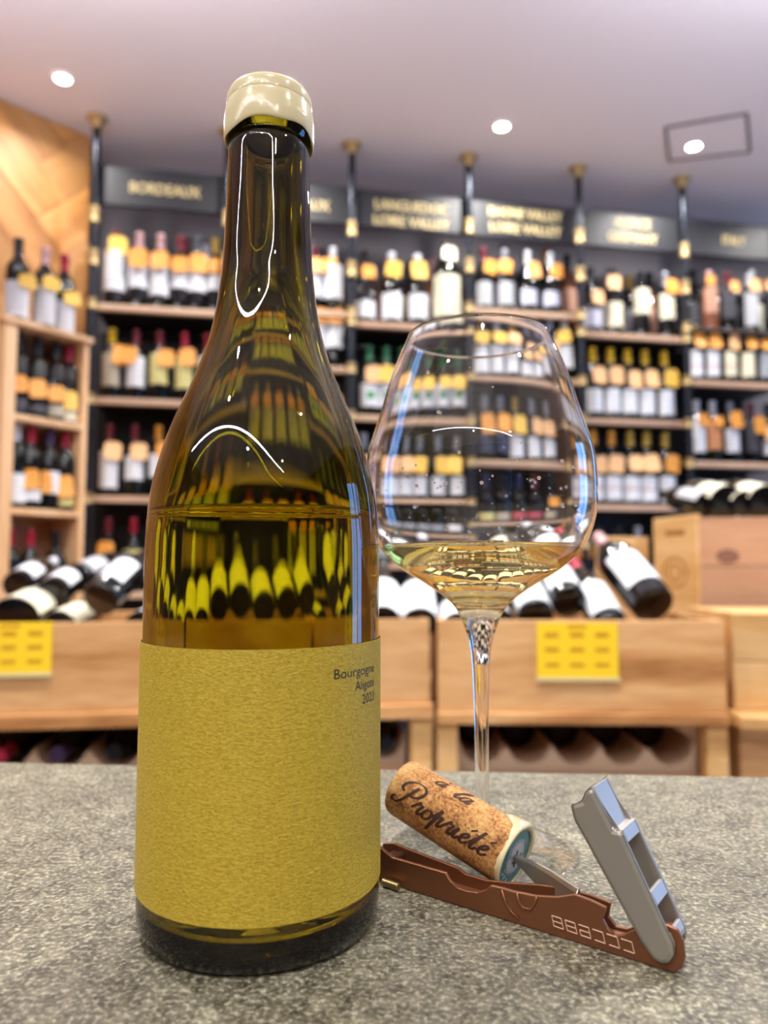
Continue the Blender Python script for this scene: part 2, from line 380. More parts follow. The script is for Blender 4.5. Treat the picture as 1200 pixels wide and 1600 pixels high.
def bottle(loc, kind, cap, lab, l0, l1, tg, label, group, rz=0, ink='8a8a90', glassm=None, T=None, scale=1, emblem=None, label2=None):
    """loc base point; l0,l1 label heights; tg=(dx, z0, z1, colour, width)"""
    o = empty('wine_bottle', loc, rz, label, 'bottle', group)
    if T is not None: o.matrix_basis = T
    o.scale = (scale,)*3
    link('body', body_me(kind, glassm or M_dark), o)
    if cap: link('capsule', cap_me(kind, cap), o)
    if lab:
        r = rad(kind, max(.02, l0))+.0003; h = l1-l0
        me = lab_me(kind, r, h, lab, ink); link('label', me, o, (0, 0, l0), scale=(1, 1, h/(round(h, 2) or .01)))
    if label2:
        c2, a, b = label2; r = rad(kind, max(.02, a))+.0008
        link('label', lab_me(kind, r, b-a, c2, c2), o, (0, 0, a), scale=(1, 1, (b-a)/(round(b-a, 2) or .01)))
    if tg:
        dx, z0, z1, col, wd = tg; zm = (z0+z1)/2; rr = rad(kind, max(.03, z0))+.006
        link('neck_tag', tag_me(col, wd, z1-z0), o, (dx, -rr+abs(dx)*.35, zm), rot=(R(random.uniform(-12, 0)), R(random.uniform(-9, 9)), dx*9))
    return o

# colour codes
K = dict(dr='6d2630', rd='A02238', pk='C9A0A0', wh='D8DCE4', gy='9AA0AC', ye='D8B020', og='D09030', bk='1a1a20', gn='2F6B45', pu='43304f', go='B89A40', dg='4a4e58')
CN = dict(dr='dark red', rd='red', pk='pale pink', wh='white', gy='silver grey', ye='yellow', og='orange', bk='black', gn='green', pu='purple', go='gold', dg='dark grey')
Lc = dict(W='E6EAF0', C='E9E4C8', Y='DCD48A', G='B9BCC2', L='C9CCE0', D='33343c', P='B98A72', R='B84658', O='D89460', B='9aa0a8', K='2a3556', T='b8ae98')
LN = dict(W='white', C='cream', Y='yellow', G='grey', L='lavender', D='dark', P='copper', R='red', O='orange', B='blue-grey', K='dark blue', T='beige')
TG = dict(p='F2BE86', o='EAA045', y='F2C456')
BAYS = ['far left bay', 'bay behind big bottle', 'LANGUEDOC bay', 'RHONE VALLEY bay', 'ALSACE bay', 'ITALY bay']
OFF = .075
PB = W0+WN*OFF
def on_axis(px, py, off=OFF): return at_pl(px, py, W0+WN*off, WN)
# bay: list of tiers (front-edge reference pixel of the board), bottles (x, cap, label, label y0, y1, tag (dx px, y0, y1, colour), kind)
D = {
0: [((200, 476), [(180, 'dr', 'W', 396, 459, (4, 372, 404, 'y'), 'bgy'), (217, 'pk', 'W', 412, 454, (0, 394, 425, 'o')), (250, 'pk', 'W', 414, 466, (3, 398, 427, 'o')), (281, 'dr', 'W', 425, 455, (0, 407, 432, 'o')), (307, 'dg', 'W', 421, 460, (4, 402, 432, 'o')), (336, 'go', 'W', 434, 458, (2, 410, 433, 'o'))]),
    ((200, 622), [(174, 'ye', 'T', 555, 606, (15, 541, 573, 'o')), (212, 'dr', 'W', 560, 607, (-10, 545, 572, 'o')), (249, 'dr', 'Y', 555, 603, (13, 549, 575, 'o')), (288, 'rd', 'Y', 562, 610, (7, 548, 575, 'o')), (324, 'rd', 'W', 560, 606, (8, 548, 574, 'o'))]),
    ((200, 775), [(170, 'dr', 'W', 706, 764, (6, 692, 720, 'p')), (210, 'dr', 'W', 714, 751, (8, 694, 720, 'p')), (247, 'og', 'W', 711, 747, (8, 692, 716, 'o')), (285, 'rd', 'W', 712, 752, (6, 694, 720, 'p')), (322, 'dr', 'C', 712, 752, (6, 694, 720, 'p'))]),
    ((200, 925), [(168, 'dr', 'T', 872, 905, (0, 846, 872, 'o')), (208, 'rd', 'Y', 859, 880, None), (247, 'dr', 'W', 862, 900, (0, 842, 868, 'o')), (287, 'bk', 'C', 862, 900, (0, 842, 868, 'o')), (326, 'rd', 'W', 862, 900, (0, 842, 868, 'o'))])],
1: [((520, 485), [(372, 'dr', 'W', 430, 470, (2, 408, 432, 'o')), (402, 'rd', 'C', 432, 470, (2, 408, 432, 'o')), (432, 'dr', 'W', 430, 470, (2, 410, 432, 'y')), (463, 'bk', 'W', 430, 470, (0, 410, 432, 'o')), (492, 'dr', 'W', 430, 468, (0, 408, 432, 'o')), (520, 'wh', 'W', 418, 470, (-6, 407, 432, 'o'), 'bgy')]),
    ((520, 572), [(376, 'rd', 'W', 508, 546, (0, 488, 512, 'o')), (408, 'dr', 'C', 508, 546, (0, 488, 512, 'o')), (440, 'rd', 'W', 508, 546, (0, 488, 512, 'o')), (470, 'dr', 'W', 508, 546, (0, 488, 512, 'o')), (497, 'dr', 'W', 505, 548, (0, 486, 510, 'o')), (522, 'og', 'W', 508, 546, (0, 486, 510, 'o'))]),
    ((520, 705), [(385, 'ye', 'Y', 640, 682, (0, 618, 640, 'o')), (420, 'ye', 'C', 640, 682, (0, 618, 640, 'o')), (455, 'rd', 'C', 640, 682, (0, 618, 640, 'o')), (490, 'gy', 'W', 640, 682, (0, 618, 640, 'o')), (521, 'wh', 'W', 640, 682, (0, 618, 642, 'o'))]),
    ((520, 830), [(380, 'rd', 'C', 765, 810, (0, 742, 765, 'o')), (417, 'dr', 'W', 765, 810, (0, 742, 765, 'o')), (452, 'bk', 'C', 765, 810, (0, 742, 765, 'o')), (487, 'rd', 'W', 765, 810, (0, 742, 765, 'o')), (522, 'rd', 'W', 765, 810, (0, 742, 765, 'o'))])],
2: [((600, 503), [(570, 'bk', 'W', 474, 500, (4, 418, 440, 'o'), 'bgy'), (612, 'wh', 'W', 462, 502, (3, 412, 438, 'y'), 'bgy'), (652, 'wh', 'W', 464, 502, (-1, 412, 440, 'y'), 'bgy'), (697, 'bk', 'C', 436, 500, (2, 391, 414, 'C'), 'mag')]),
    ((600, 649), [(577, 'gn', 'W', 602, 638, (4, 575, 601, 'p'), 'bgy'), (604, 'gn', 'W', 602, 638, (0, 575, 601, 'y')), (629, 'gn', 'W', 602, 638, (2, 590, 612, 'y')), (656, 'gn', 'W', 602, 638, (-1, 588, 612, 'y')), (684, 'gn', 'W', 602, 638, (4, 588, 610, 'y')), (712, 'gn', 'W', 602, 638, (0, 588, 612, 'y'))]),
    ((600, 783), [(568, 'gy', 'W', 746, 776, (0, 714, 740, 'p')), (594, 'gy', 'W', 746, 776, (0, 714, 740, 'p')), (621, 'gy', 'W', 746, 776, (2, 714, 740, 'p')), (647, 'gy', 'W', 746, 776, (0, 714, 741, 'y')), (679, 'gy', 'W', 746, 776, (3, 714, 742, 'y')), (711, 'gy', 'W', 746, 776, (-8, 714, 742, 'y'))]),
    ((600, 880), [(572, 'gy', 'B', 850, 870, None), (598, 'gy', 'B', 850, 870, None), (624, 'gy', 'B', 850, 870, None), (651, 'gy', 'B', 850, 870, None), (677, 'gy', 'B', 850, 870, None), (706, 'wh', 'W', 850, 870, None)])],
3: [((850, 487), [(756, 'dr', 'G', 444, 480, (8, 410, 432, 'o')), (789, 'gy', 'G', 444, 480, (-3, 410, 432, 'o')), (825, 'wh', 'L', 456, 480, (6, 412, 438, 'o'), 'bgy'), (861, 'wh', 'L', 460, 482, (6, 416, 438, 'o'), 'bgy')]),
    ((850, 590), [(752, 'go', 'W', 542, 582, (0, 516, 540, 'y')), (779, 'wh', 'W', 542, 582, (0, 516, 540, 'y')), (807, 'ye', 'W', 542, 582, (0, 516, 541, 'p')), (835, 'gy', 'W', 560, 586, (0, 536, 556, 'p')), (859, 'gy', 'W', 560, 586, (0, 536, 556, 'p')), (882, 'wh', 'W', 541, 578, (-5, 518, 540, 'y'))]),
    ((850, 722), [(758, 'gy', 'K', 682, 708, (3, 648, 678, 'o')), (785, 'gy', 'K', 682, 708, (3, 648, 676, 'o')), (811, 'go', 'W', 682, 716, (4, 650, 678, 'y')), (841, 'gy', 'W', 684, 716, (5, 652, 678, 'p')), (870, 'gy', 'W', 686, 716, (-2, 654, 680, 'p'))]),
    ((850, 845), [(760, 'K', 'Y', 816, 838, None), (787, 'bk', 'T', 816, 838, None), (815, 'K', 'R', 815, 836, None), (843, 'dr', 'R', 816, 836, None), (872, 'bk', 'T', 816, 838, (1, 780, 804, 'o'))])],
4: [((980, 521), [(924, 'bk', 'L', 488, 514, (3, 458, 480, 'p'), 'bgy'), (959, 'bk', 'C', 476, 514, (-5, 435, 457, 'p')), (1001, 'bk', 'C', 455, 494, None), (1040, 'gy', 'C', 463, 502, (4, 440, 463, 'o'))]),
    ((980, 655), [(927, 'ye', 'W', 610, 646, (4, 576, 602, 'p')), (955, 'ye', 'W', 610, 647, (3, 576, 603, 'p')), (982, 'ye', 'W', 611, 648, (6, 582, 609, 'p')), (1009, 'ye', 'W', 611, 650, (4, 581, 608, 'p')), (1039, 'ye', 'W', 613, 651, (5, 580, 607, 'y'))]),
    ((980, 789), [(928, 'og', 'W', 745, 782, (5, 714, 740, 'p')), (957, 'og', 'W', 745, 782, (0, 713, 740, 'p')), (986, 'go', 'W', 746, 783, (4, 713, 738, 'p')), (1012, 'go', 'W', 746, 784, (2, 712, 739, 'p')), (1041, 'go', 'W', 746, 785, (3, 712, 740, 'o'))]),
    ((980, 925), [(908, 'bk', 'B', 880, 912, (0, 848, 872, 'o')), (938, 'bk', 'B', 888, 916, (3, 848, 876, 'o')), (968, 'bk', 'K', 884, 914, None), (998, 'gy', 'B', 884, 914, None), (1028, 'wh', 'B', 884, 914, None)])],
5: [((1140, 514), [(1109, 'pk', 'P', 452, 492, (-2, 433, 448, 'o')), (1136, 'dr', 'D', 452, 500, (8, 442, 460, 'o')), (1172, 'wh', 'G', 460, 512, (2, 440, 460, 'o')), (1205, 'bk', 'D', 460, 500, (-5, 438, 460, 'o'))]),
    ((1140, 596), [(1086, 'go', 'W', 550, 590, (3, 521, 547, 'o')), (1112, 'go', 'W', 550, 590, (-1, 524, 548, 'o')), (1139, 'bk', 'C', 552, 590, (1, 525, 550, 'p')), (1167, 'bk', 'C', 554, 591, (3, 530, 548, 'o')), (1193, 'gy', 'B', 554, 592, (-3, 532, 550, 'o'))]),
    ((1140, 722), [(1089, 'wh', 'W', 656, 708, (5, 648, 668, 'o')), (1114, 'wh', 'O', 657, 704, (4, 652, 668, 'o')), (1142, 'gy', 'W', 672, 708, (1, 645, 671, 'o')), (1174, 'dr', 'D', 660, 708, (9, 652, 680, 'o')), (1201, 'bk', 'W', 690, 712, (-2, 668, 690, 'p'))]),
    ((1140, 850), [(1084, 'dg', 'D', 800, 830, None), (1109, 'wh', 'W', 800, 835, None), (1132, 'wh', 'W', 800, 835, None), (1155, 'wh', 'W', 800, 835, None), (1182, 'dg', 'D', 800, 835, None)])],
}
K['K'] = '2a3860'; CN['K'] = 'dark blue'; TG['C'] = 'E8DFC0'
board_z = {}
rzw = WA
for bay in range(6):
    for ti, (ref, bots) in enumerate(D[bay]):
        zt = at_pl(ref[0], ref[1], W0+WN*.02, WN).z
        board_z[(bay, ti)] = zt
        a = W0+WU*(bay*SP+.0)+WN*.02
        r = empty('shelf_board', (a.x, a.y, zt), WA, '%s wooden shelf board of the %s' % (['top', 'second', 'third', 'lowest'][ti], BAYS[bay]), 'shelf', 'shelf boards of the wine wall')
        depth = .30
        dm = M_shelf if not (bay == 5 and ti == 0) else mat('dark_shelf', '3a2c28', .5)
        th = .026 if not (bay == 5 and ti == 0) else .014
        MB().prism([(0, -th), (0, 0), (depth, 0), (depth, -.012), (.026, -.012), (.026, -th)], lambda u, v, w_: Vector((w_, u, v)), .004, SP-.004).obj('board', dm, r, bev=.002)
        MB().box(.006, .0265, -.02, SP-.006, depth-.002, -.0125).obj('underside_shade', M_black, r)  # black sheet added so the board's underside looks shaded
        n = len(bots)
        for bi, b in enumerate(bots):
            x, cap, lab, y0, y1 = b[:5]; tg = b[5] if len(b) > 5 else None; kind = b[6] if len(b) > 6 else 'bdx'
            if bay == 4 and ti in (1, 2): kind = 'flute'
            p = on_axis(x, (y0+y1)/2)
            P = lambda yy: (on_axis(x, yy).z-zt)
            tg2 = None
            sc1 = {(0, 0): 1.1, (2, 0): 1.12, (2, 1): 1.06, (4, 0): 1.09, (4, 1): 1.09, (4, 2): 1.11, (5, 1): .92}.get((bay, ti), 1.0)
            if tg:
                ppm = F/p.y*sc1
                tz0, tz1 = P(tg[2])/sc1, P(tg[1])/sc1; tg2 = (tg[0]/ppm, tz0, tz1, TG[tg[3]], min(.068, max(.048, (tz1-tz0)*.95)))
            l0, l1 = max(.012, P(y1)), P(y0)
            l1 = max(l1, l0+.03)
            gm = M_rose if lab == 'P' else M_brownglass if (bay*7+ti*3+bi) % 5 == 2 else M_dark
            lb2 = None
            if bay == 2 and ti == 1: lb2 = ('3C9A5A', l0+.03, l0+.06)
            if bay == 4 and ti == 2: lb2 = ('A86068', l0+.042, l0+.052)
            if bay == 5 and ti == 1 and bi < 3: lb2 = ('B85A68', l0+.05, l0+.06)
            if bay == 0 and ti == 0 and bi == 1: lb2 = None
            lbl = '%s-capped bottle, %s label, %s from left, %s shelf, %s' % (CN[cap], LN[lab], ORD[bi], ['top', 'second', 'third', 'lowest'][ti], BAYS[bay])
            if kind == 'mag': lbl = 'wide large bottle with big cream label and square cream tag, top shelf, LANGUEDOC bay'
            o = bottle((p.x, p.y, zt), kind, K[cap], Lc[lab], l0/sc1, l1/sc1, tg2, lbl, 'bottles standing on the shelves of the wine wall', rz=WA+R(random.uniform(-9, 9)), ink={'W': '9a96a0', 'C': '8a8270', 'G': '7d8088'}.get(lab, '5c5860'), glassm=gm, scale=sc1)
            if lb2:
                c2, a2, b2 = lb2; rr = rad(kind, a2)+.0009
                nar = R(24) if bay == 2 else R(60)
                kk = ('l2', c2, kind)
                if kk not in MC: MC[kk] = MB().lathe([(rr, 0), (rr+.0004, 0), (rr+.0004, b2-a2), (rr, b2-a2)], 6, closed=True, a0=-pi/2-nar, a1=-pi/2+nar).mesh('label_print', mat('print_'+c2, c2, .6))
                link('label_print', MC[kk], o, (0, 0, a2))
# second row on the top shelves
back = {0: [(180, 'wh', 'C'), (214, 'gy', 'G'), (250, 'rd', 'G'), (286, 'rd', 'L'), (322, 'wh', 'G')], 1: [(370, 'gy', 'G'), (408, 'rd', 'C'), (446, 'bk', 'D'), (484, 'wh', 'G'), (520, 'og', 'O')],
        2: [(572, 'bk', 'P'), (607, 'pk', 'P'), (642, 'bk', 'T'), (676, 'pk', 'P'), (711, 'bk', 'D')], 3: [(754, 'bk', 'D'), (788, 'dr', 'G'), (821, 'bk', 'D'), (853, 'og', 'D'), (886, 'bk', 'P')],
        4: [(921, 'pk', 'P'), (951, 'gy', 'G'), (982, 'go', 'G'), (1014, 'bk', 'P'), (1046, 'dg', 'D')], 5: [(1082, 'bk', 'D'), (1112, 'gy', 'T'), (1142, 'pk', 'D'), (1172, 'wh', 'C'), (1202, 'bk', 'D')]}
for bay, lst in back.items():
    zt = board_z[(bay, 0)]
    for bi, (x, cap, lab) in enumerate(lst):
        p = on_axis(x, 430, .21)
        hi = .016 if bay in (0,) else 0.0
        bottle((p.x, p.y, zt), 'bgy' if bi % 2 else 'bdx', K[cap], Lc[lab], .05, .15, None,
               '%s-capped bottle, %s label, %s in the back row, top shelf, %s' % (CN[cap], LN[lab], ORD[bi], BAYS[bay]), 'bottles in the back row of the top shelves', rz=WA, scale=1.2+.07*(bi % 2), glassm=M_rose if lab == 'P' else M_dark)

# ---------------------------------------------------------------- poles, brackets, fascia, back panels
for k in range(7):
    a = W0+WU*(SP*k)
    r = empty('support_pole', (a.x, a.y, 0), WA, 'black metal pipe pole with brass collars, %s from the left' % ORD[k], 'pole', 'pipe poles holding the wine shelves')
    MB().lathe([(0, 0), (.0155, 0), (.0155, HC-.003), (0, HC-.003)], 16).obj('pipe', M_blackmetal, r, auto=R(40))
    MB().lathe([(.017, HC-.002), (.040, HC-.002), (.042, HC-.008), (.036, HC-.014), (.023, HC-.02), (.021, HC-.05), (.017, HC-.052)], 20, closed=True).obj('ceiling_flange', M_brass, r, auto=R(40))
    zs = set()
    for bay in (k-1, k):
        for ti in range(4):
            if (bay, ti) in board_z: zs.add(round(board_z[(bay, ti)]-.012, 3))
    cm = MC.get('collar')
    if cm is None: cm = MC['collar'] = MB().lathe([(.0160, -.02), (.0215, -.022), (.0215, -.016), (.0195, -.012), (.0195, .012), (.0215, .016), (.0215, .022), (.0160, .02)], 16, closed=True).mesh('collar', M_brass, auto=R(40))
    top = max(zs) if zs else 2.0
    for z in sorted(zs): link('collar', cm, r, (0, 0, z))
    for z in (top+.19, top+.37): link('collar', cm, r, (0, 0, z), scale=(1, 1, 1.5))
SB = W0+WN*.035
ztop = at_pl(156, 258, SB, WN).z; zbot = at_pl(156, 324, SB, WN).z
tops = [at_pl(156, 258, SB, WN).z, at_pl(1200, 355, SB, WN).z]
ztop = sum(tops)/2; zbot = ztop-.165
fs_ = [('BORDEAUX',), ('BORDEAUX',), ('LANGUEDOC', 'LOIRE VALLEY'), ('RHONE VALLEY', 'LOIRE VALLEY'), ('ALSACE', 'GERMANY'), ('ITALY',)]
fl = [('BORDEAUX sign over the far left bay', (258, 297)), ('BORDEAUX sign half hidden behind the big bottle', (463, 318)), ('LANGUEDOC LOIRE VALLEY sign', (643, 335)), ('RHONE VALLEY LOIRE VALLEY sign', (821, 346)), ('ALSACE GERMANY sign', (988, 360)), ('ITALY sign at the right edge', (1146, 376))]
TW = {'BORDEAUX': .285, 'LANGUEDOC': .335, 'LOIRE VALLEY': .345, 'RHONE VALLEY': .355, 'ALSACE': .185, 'GERMANY': .25, 'ITALY': .12}
for i in range(6):
    a = SB+WU*(SP*i)
    r = empty('sign_board', (a.x, a.y, ztop), WA, 'dark grey shelf sign board with gold letters, '+fl[i][0], 'sign', 'region signs over the shelves')
    MB().box(.001, 0, zbot-ztop, SP-.001, .02, 0).obj('board', M_sign, r, bev=.002)
    c = at_pl(fl[i][1][0], fl[i][1][1], SB, WN); u0 = (c-a).dot(WU)
    zc = c.z-ztop
    for j, t in enumerate(fs_[i]):
        vs, ff = text_geo(t); xs = [v.x for v in vs]; ys = [v.y for v in vs]
        s = TW[t]/(max(xs)-min(xs)); sy = .046/.70
        zz = zc-.023 if len(fs_[i]) == 1 else zc+(.011 if j == 0 else -.060)
        mb = MB(); n = len(vs)
        V = [((v.x-(max(xs)+min(xs))/2)*s+u0, 0, v.y*sy+zz) for v in vs]
        mb.add([(x, -.003, z) for x, _, z in V]+[(x, -.0002, z) for x, _, z in V], list(ff)+[tuple(k+n for k in f[::-1]) for f in ff])
        # bolder letters: second offset copy
        mb.add([(x+.0035, -.0032, z+.001) for x, _, z in V], list(ff))
        mb.obj('lettering', M_gold, r, fix=False)
# black backing behind the shelves below the top tier
for i in range(6):
    a = W0+WU*(SP*i)+WN*.325; zt = board_z[(i, 0)]
    r = MB().box(.002 if i else -.03, -.01, .05, SP-.002, .01, zt-.03).obj('back_panel', M_black)
    r.location = (a.x, a.y, 0); r.rotation_euler = (0, 0, WA); tag(r, 'black backing panel behind the shelves of the %s' % BAYS[i], 'panel', 'backing panels of the wine wall')

# ================================================================ LEFT CABINET
CR = at_y(137, 528, 2.70); cyaw = R(54); cd = Vector((cos(cyaw), sin(cyaw), 0)); cn = Vector((-sin(cyaw), cos(cyaw), 0))
CW, CD = .285, .21
c0 = CR-cd*CW
cab = empty('bottle_cabinet', (c0.x, c0.y, 0), cyaw, 'pale pine open cabinet of wine bottles at the left edge', 'cabinet')
zt = CR.z; zA = at_y(129, 662, 2.68).z; zB = at_y(125, 799, 2.68).z; zC = zB-.37
MB().box(-.03, -.012, zt-.02, CW+.02, CD+.01, zt).obj('top_board', M_cab, cab, bev=.002)
MB().box(-.02, 0, 0, .022, CD, zt-.02).obj('side_panel', M_cab, cab, bev=.0015)
MB().box(CW-.012, 0, 0, CW+.008, CD, zt-.02).obj('side_panel', M_cab, cab, bev=.0015)
MB().box(.022, CD-.012, 0, CW-.012, CD-.002, zt-.02).obj('back_board', M_crate3, cab)
for z in (zA, zB, zC): MB().box(.022, .002, z-.022, CW-.012, CD-.012, z).obj('shelf', M_cab, cab, bev=.0015)
cabb = [(zt, [(.05, 'bk', 'W', .02, .14, (.03, .12, .17, 'y')), (.15, 'pk', 'W', .02, .15, (.02, .14, .19, 'y')), (.225, 'rd', 'W', .01, .12, (.025, .11, .16, 'y'))]),
        (zA, [(.06, 'bk', 'D', .02, .06, (0, .08, .14, 'o')), (.13, 'bk', 'D', .02, .05, (0, .07, .14, 'o')), (.2, 'bk', 'T', .02, .06, (.0, .07, .13, 'o')), (.25, 'rd', 'C', .01, .06, (.0, .05, .12, 'y'))]),
        (zB, [(.06, 'wh', 'W', .02, .12, None), (.115, 'rd', 'W', .03, .07, (0, .07, .14, 'o')), (.185, 'pu', 'W', .06, .14, (-.02, .06, .14, 'o')), (.245, 'rd', 'Y', .02, .05, (0, .05, .13, 'o'))]),
        (zC, [(.055, 'rd', 'W', .05, .14, (.01, .06, .15, 'o')), (.125, 'rd', 'O', .03, .14, (.01, .06, .15, 'o')), (.22, 'bk', 'C', .05, .11, (0, .08, .15, 'y'))])]
for ti, (z, lst) in enumerate(cabb):
    for bi, (u, cap, lab, l0, l1, tg) in enumerate(lst):
        p = c0+cd*u+cn*(.06 if ti else .07)
        if tg: tg = (tg[0], tg[1], tg[2], TG[tg[3]], .058)
        bottle((p.x, p.y, z), 'bdx', K[cap], Lc[lab], l0, l1, tg, '%s-capped bottle, %s label, %s from left, %s of left pine cabinet' % (CN[cap], LN[lab], ORD[bi], ['on top', 'upper shelf', 'middle shelf', 'lower shelf'][ti]),
               'bottles in the left pine cabinet', rz=cyaw-R(25), scale=1.0 if ti else 1.05)

# ================================================================ DISPLAY STANDS WITH CRATES
def sign_card(name_lbl, parent_pt, yaw, wd, h, z0):
    o = empty('price_card', parent_pt, yaw, name_lbl, 'price card', 'yellow price cards on the crates')
    MB().box(0, -.004, -h, wd, -.001, 0).obj('card', M_yell, o, bev=.0006)
    MB().box(-.003, -.0065, -h-.006, wd+.003, -.0045, -h+.003).obj('card_holder', mat('clear_plastic', 'd8c890', .15), o)
    mb = MB()
    mb.box(wd*.38, -.0046, -h*.09, wd*.62, -.0041, -h*.03)
    for c in range(3):
        for rr, hh in ((.17, .09), (.44, .08), (.72, .07)):
            x0 = wd*(.10+.31*c); mb.box(x0, -.0046, -h*(rr+hh), x0+wd*.17, -.0041, -h*rr)
    mb.obj('print', M_yellink, o, fix=False)['kind'] = 'stuff'
def stand(P, yaw, wd, ztp, zfb, zlip, label, cradle_z, depth=.62, posts=True):
    """P front-left corner on plan; crate tray on a low stand"""
    o = empty('display_stand', (P.x, P.y, 0), yaw, label, 'stand', 'wooden display stands in front of the shelves')
    MB().box(0, -.012, zlip, wd, depth, zfb).obj('top_board', M_crate, o, bev=.003)
    for x0 in (.0, wd-.045):
        for y0 in (.004, depth-.05):
            MB().box(x0, y0, 0, x0+.045, y0+.045, zlip).obj('post', M_crate2, o, bev=.002)
    MB().box(.045, depth-.02, .05, wd-.045, depth-.01, zlip-.001).obj('back_board', M_black, o)
    MB().box(.045, .01, .40, wd-.045, depth-.021, .42).obj('lower_shelf', M_crate3, o, bev=.002)
    return o
def crate(P, yaw, wd, z0, z1, label, depth=.33, m=M_crate, grp='open wooden wine crates on the stands'):
    o = empty('wine_crate', (P.x, P.y, z0), yaw, label, 'crate', grp); h = z1-z0
    MB().box(0, 0, 0, wd, .012, h).obj('front_panel', m, o, bev=.0015)
    MB().box(0, depth-.012, 0, wd, depth, h).obj('back_panel', m, o, bev=.0015)
    for x0 in (0, wd-.014): MB().box(x0, .012, 0, x0+.014, depth-.012, h).obj('side_panel', m, o, bev=.0015)
    MB().box(.014, .012, .0, wd-.014, depth-.012, .01).obj('bottom_panel', m, o)
    return o
YS = 1.62
pl = at_y(662, 967, YS+.0); pr = at_y(684, 967, YS)
zt1 = pl.z; zf = at_y(662, 1098, YS).z; zl = at_y(662, 1121, YS).z
yl = R(8)
dl = Vector((cos(yl), sin(yl), 0)); 
e0 = Vector((at_y(678, 967, YS).x, YS, 0))
s1 = e0-dl*.56; s2 = s1-dl*.665
stand(s1, yl, .555, zt1, zf, zl, 'pine display stand under the crate behind the big bottle', 0)
stand(s2, yl, .66, zt1, zf, zl, 'pine display stand at the left edge under a crate', 0)
crate(s1+dl*.005, yl, .545, zf+.001, zt1, 'open pine crate of lying bottles behind the big bottle', depth=.40)
crate(s2+dl*.005, yl, .65, zf+.001, zt1, 'open pine crate of lying bottles left of the big bottle', depth=.40)
yr = R(-1.5); dr_ = Vector((cos(yr), sin(yr), 0))
q0 = Vector((at_y(682, 967, YS).x, YS, 0)); wr = at_y(1128, 967, YS).x-q0.x
zrt = at_y(900, 969, YS).z; zrf = at_y(900, 1112, YS).z; zrl = at_y(900, 1130, YS).z
stand(q0, yr, wr, zrt, zrf, zrl, 'pine display stand behind the wine glass', 0)
crate(q0+dr_*.002, yr, wr-.004, zrf+.001, zrt, 'open pine crate of lying bottles behind the wine glass', depth=.42, m=M_crate)
def card_at(px0, px1, py0, py1, yaw, Pn, lbl):
    N = Vector((-sin(yaw), cos(yaw), 0)); a = at_pl(px0, py0, Pn, N); b = at_pl(px1, py1, Pn, N)
    sign_card(lbl, a, yaw, (Vector((b.x, b.y, 0))-Vector((a.x, a.y, 0))).length, a.z-b.z, 0)
card_at(838, 966, 973, 1060, yr, q0, 'yellow price card with faded print on the crate behind the glass')
card_at(-50, 80, 973, 1052, yl, s2, 'yellow price card on the crate at the left edge')

# lying bottles: base centre by measured pixel and depth, pointing direction of the neck
def lying(px, py, Y, neck, kind, cap, lab, l0, l1, label, roll=0, group='bottles lying in the crates'):
    c = at_y(px, py, Y); z = Vector(neck).normalized()
    x = Vector((0, 0, 1)).cross(z).normalized() if abs(z.z) < .95 else Vector((1, 0, 0))
    y = z.cross(x); a = R(roll+180); x2 = x*cos(a)+y*sin(a); y2 = z.cross(x2)
    T = Matrix((x2, y2, z)).transposed().to_4x4(); T.translation = c; SCL = .86 if (kind == 'mag' and px > 1000) else 1
    return bottle(c, kind, K[cap] if cap else None, Lc[lab], l0, l1, None, label, group, T=T, ink='9a96a0', scale=SCL)
NK = (.25, .9, .33)
# local y axis: label faces -y ; roll 0 gives the label facing up
lying(155, 938, 1.66, (.14, .85, .42), 'bgy', 'bk', 'W', .045, .135, 'dark bottle lying base forward with white label, left crate beside the big bottle', -10)
lying(216, 982, 1.69, (.12, .9, .12), 'bdx', 'bk', 'W', .02, .12, 'white-labelled lying bottle tucked against the big bottle, left crate', -20)
lying(22, 972, 1.69, (-.1, .9, .12), 'mag', 'gy', 'C', .0, .12, 'pale-labelled lying bottle above the left yellow card', 0)
lying(92, 982, 1.68, (.0, .9, .12), 'bgy', 'bk', 'C', .0, .11, 'pale-labelled lying bottle beside the left yellow card corner', 0)
lying(80, 928, 1.80, (-.1, .9, .2), 'bdx', 'wh', 'W', .03, .12, 'lying bottle with white label in the second layer, left crate', 0)
lying(118, 905, 1.95, (.1, .9, .2), 'bdx', 'bk', 'G', .03, .12, 'grey-labelled lying bottle at the back of the left crate', 0)
lying(25, 915, 1.95, (-.1, .9, .2), 'bdx', 'wh', 'W', .03, .12, 'white-capped lying bottle at the back of the left crate', 0)
for i, x in enumerate((282, 346, 410, 474, 538)):
    lying(x, 940+6*(i % 3), 1.68+.01*(i % 2), (.0, .9, .3), 'bgy', 'bk', 'W', .015, .14, 'lying bottle in the crate hidden behind the big bottle, %s from left' % ORD[i], 0)
# middle crate, left of the glass stem: big white labels
lying(598, 972, 1.66, (.0, .85, .42), 'bgy', 'bk', 'W', .0, .135, 'wide white-labelled bottle propped behind the left side of the glass', 0)
lying(656, 975, 1.66, (.0, .85, .42), 'bgy', 'wh', 'W', .0, .135, 'wide white-labelled bottle propped behind the glass above the stem', 0)
lying(716, 985, 1.67, (.0, .9, .16), 'bgy', 'bk', 'W', .0, .13, 'lying white-labelled bottle right of the glass stem top', 0)
lying(777, 978, 1.68, (.0, .9, .18), 'bgy', 'bk', 'W', .01, .13, 'lying bottle behind the narrow foot of the glass bowl', 0)
lying(838, 965, 1.66, (.0, .85, .38), 'bgy', 'bk', 'W', .012, .12, 'dark lying bottle with low white label left above the yellow card', 0)
lying(890, 942, 1.69, (-.03, .85, .42), 'bgy', 'bk', 'W', .03, .12, 'dark lying bottle base forward over the middle of the yellow card', 0)
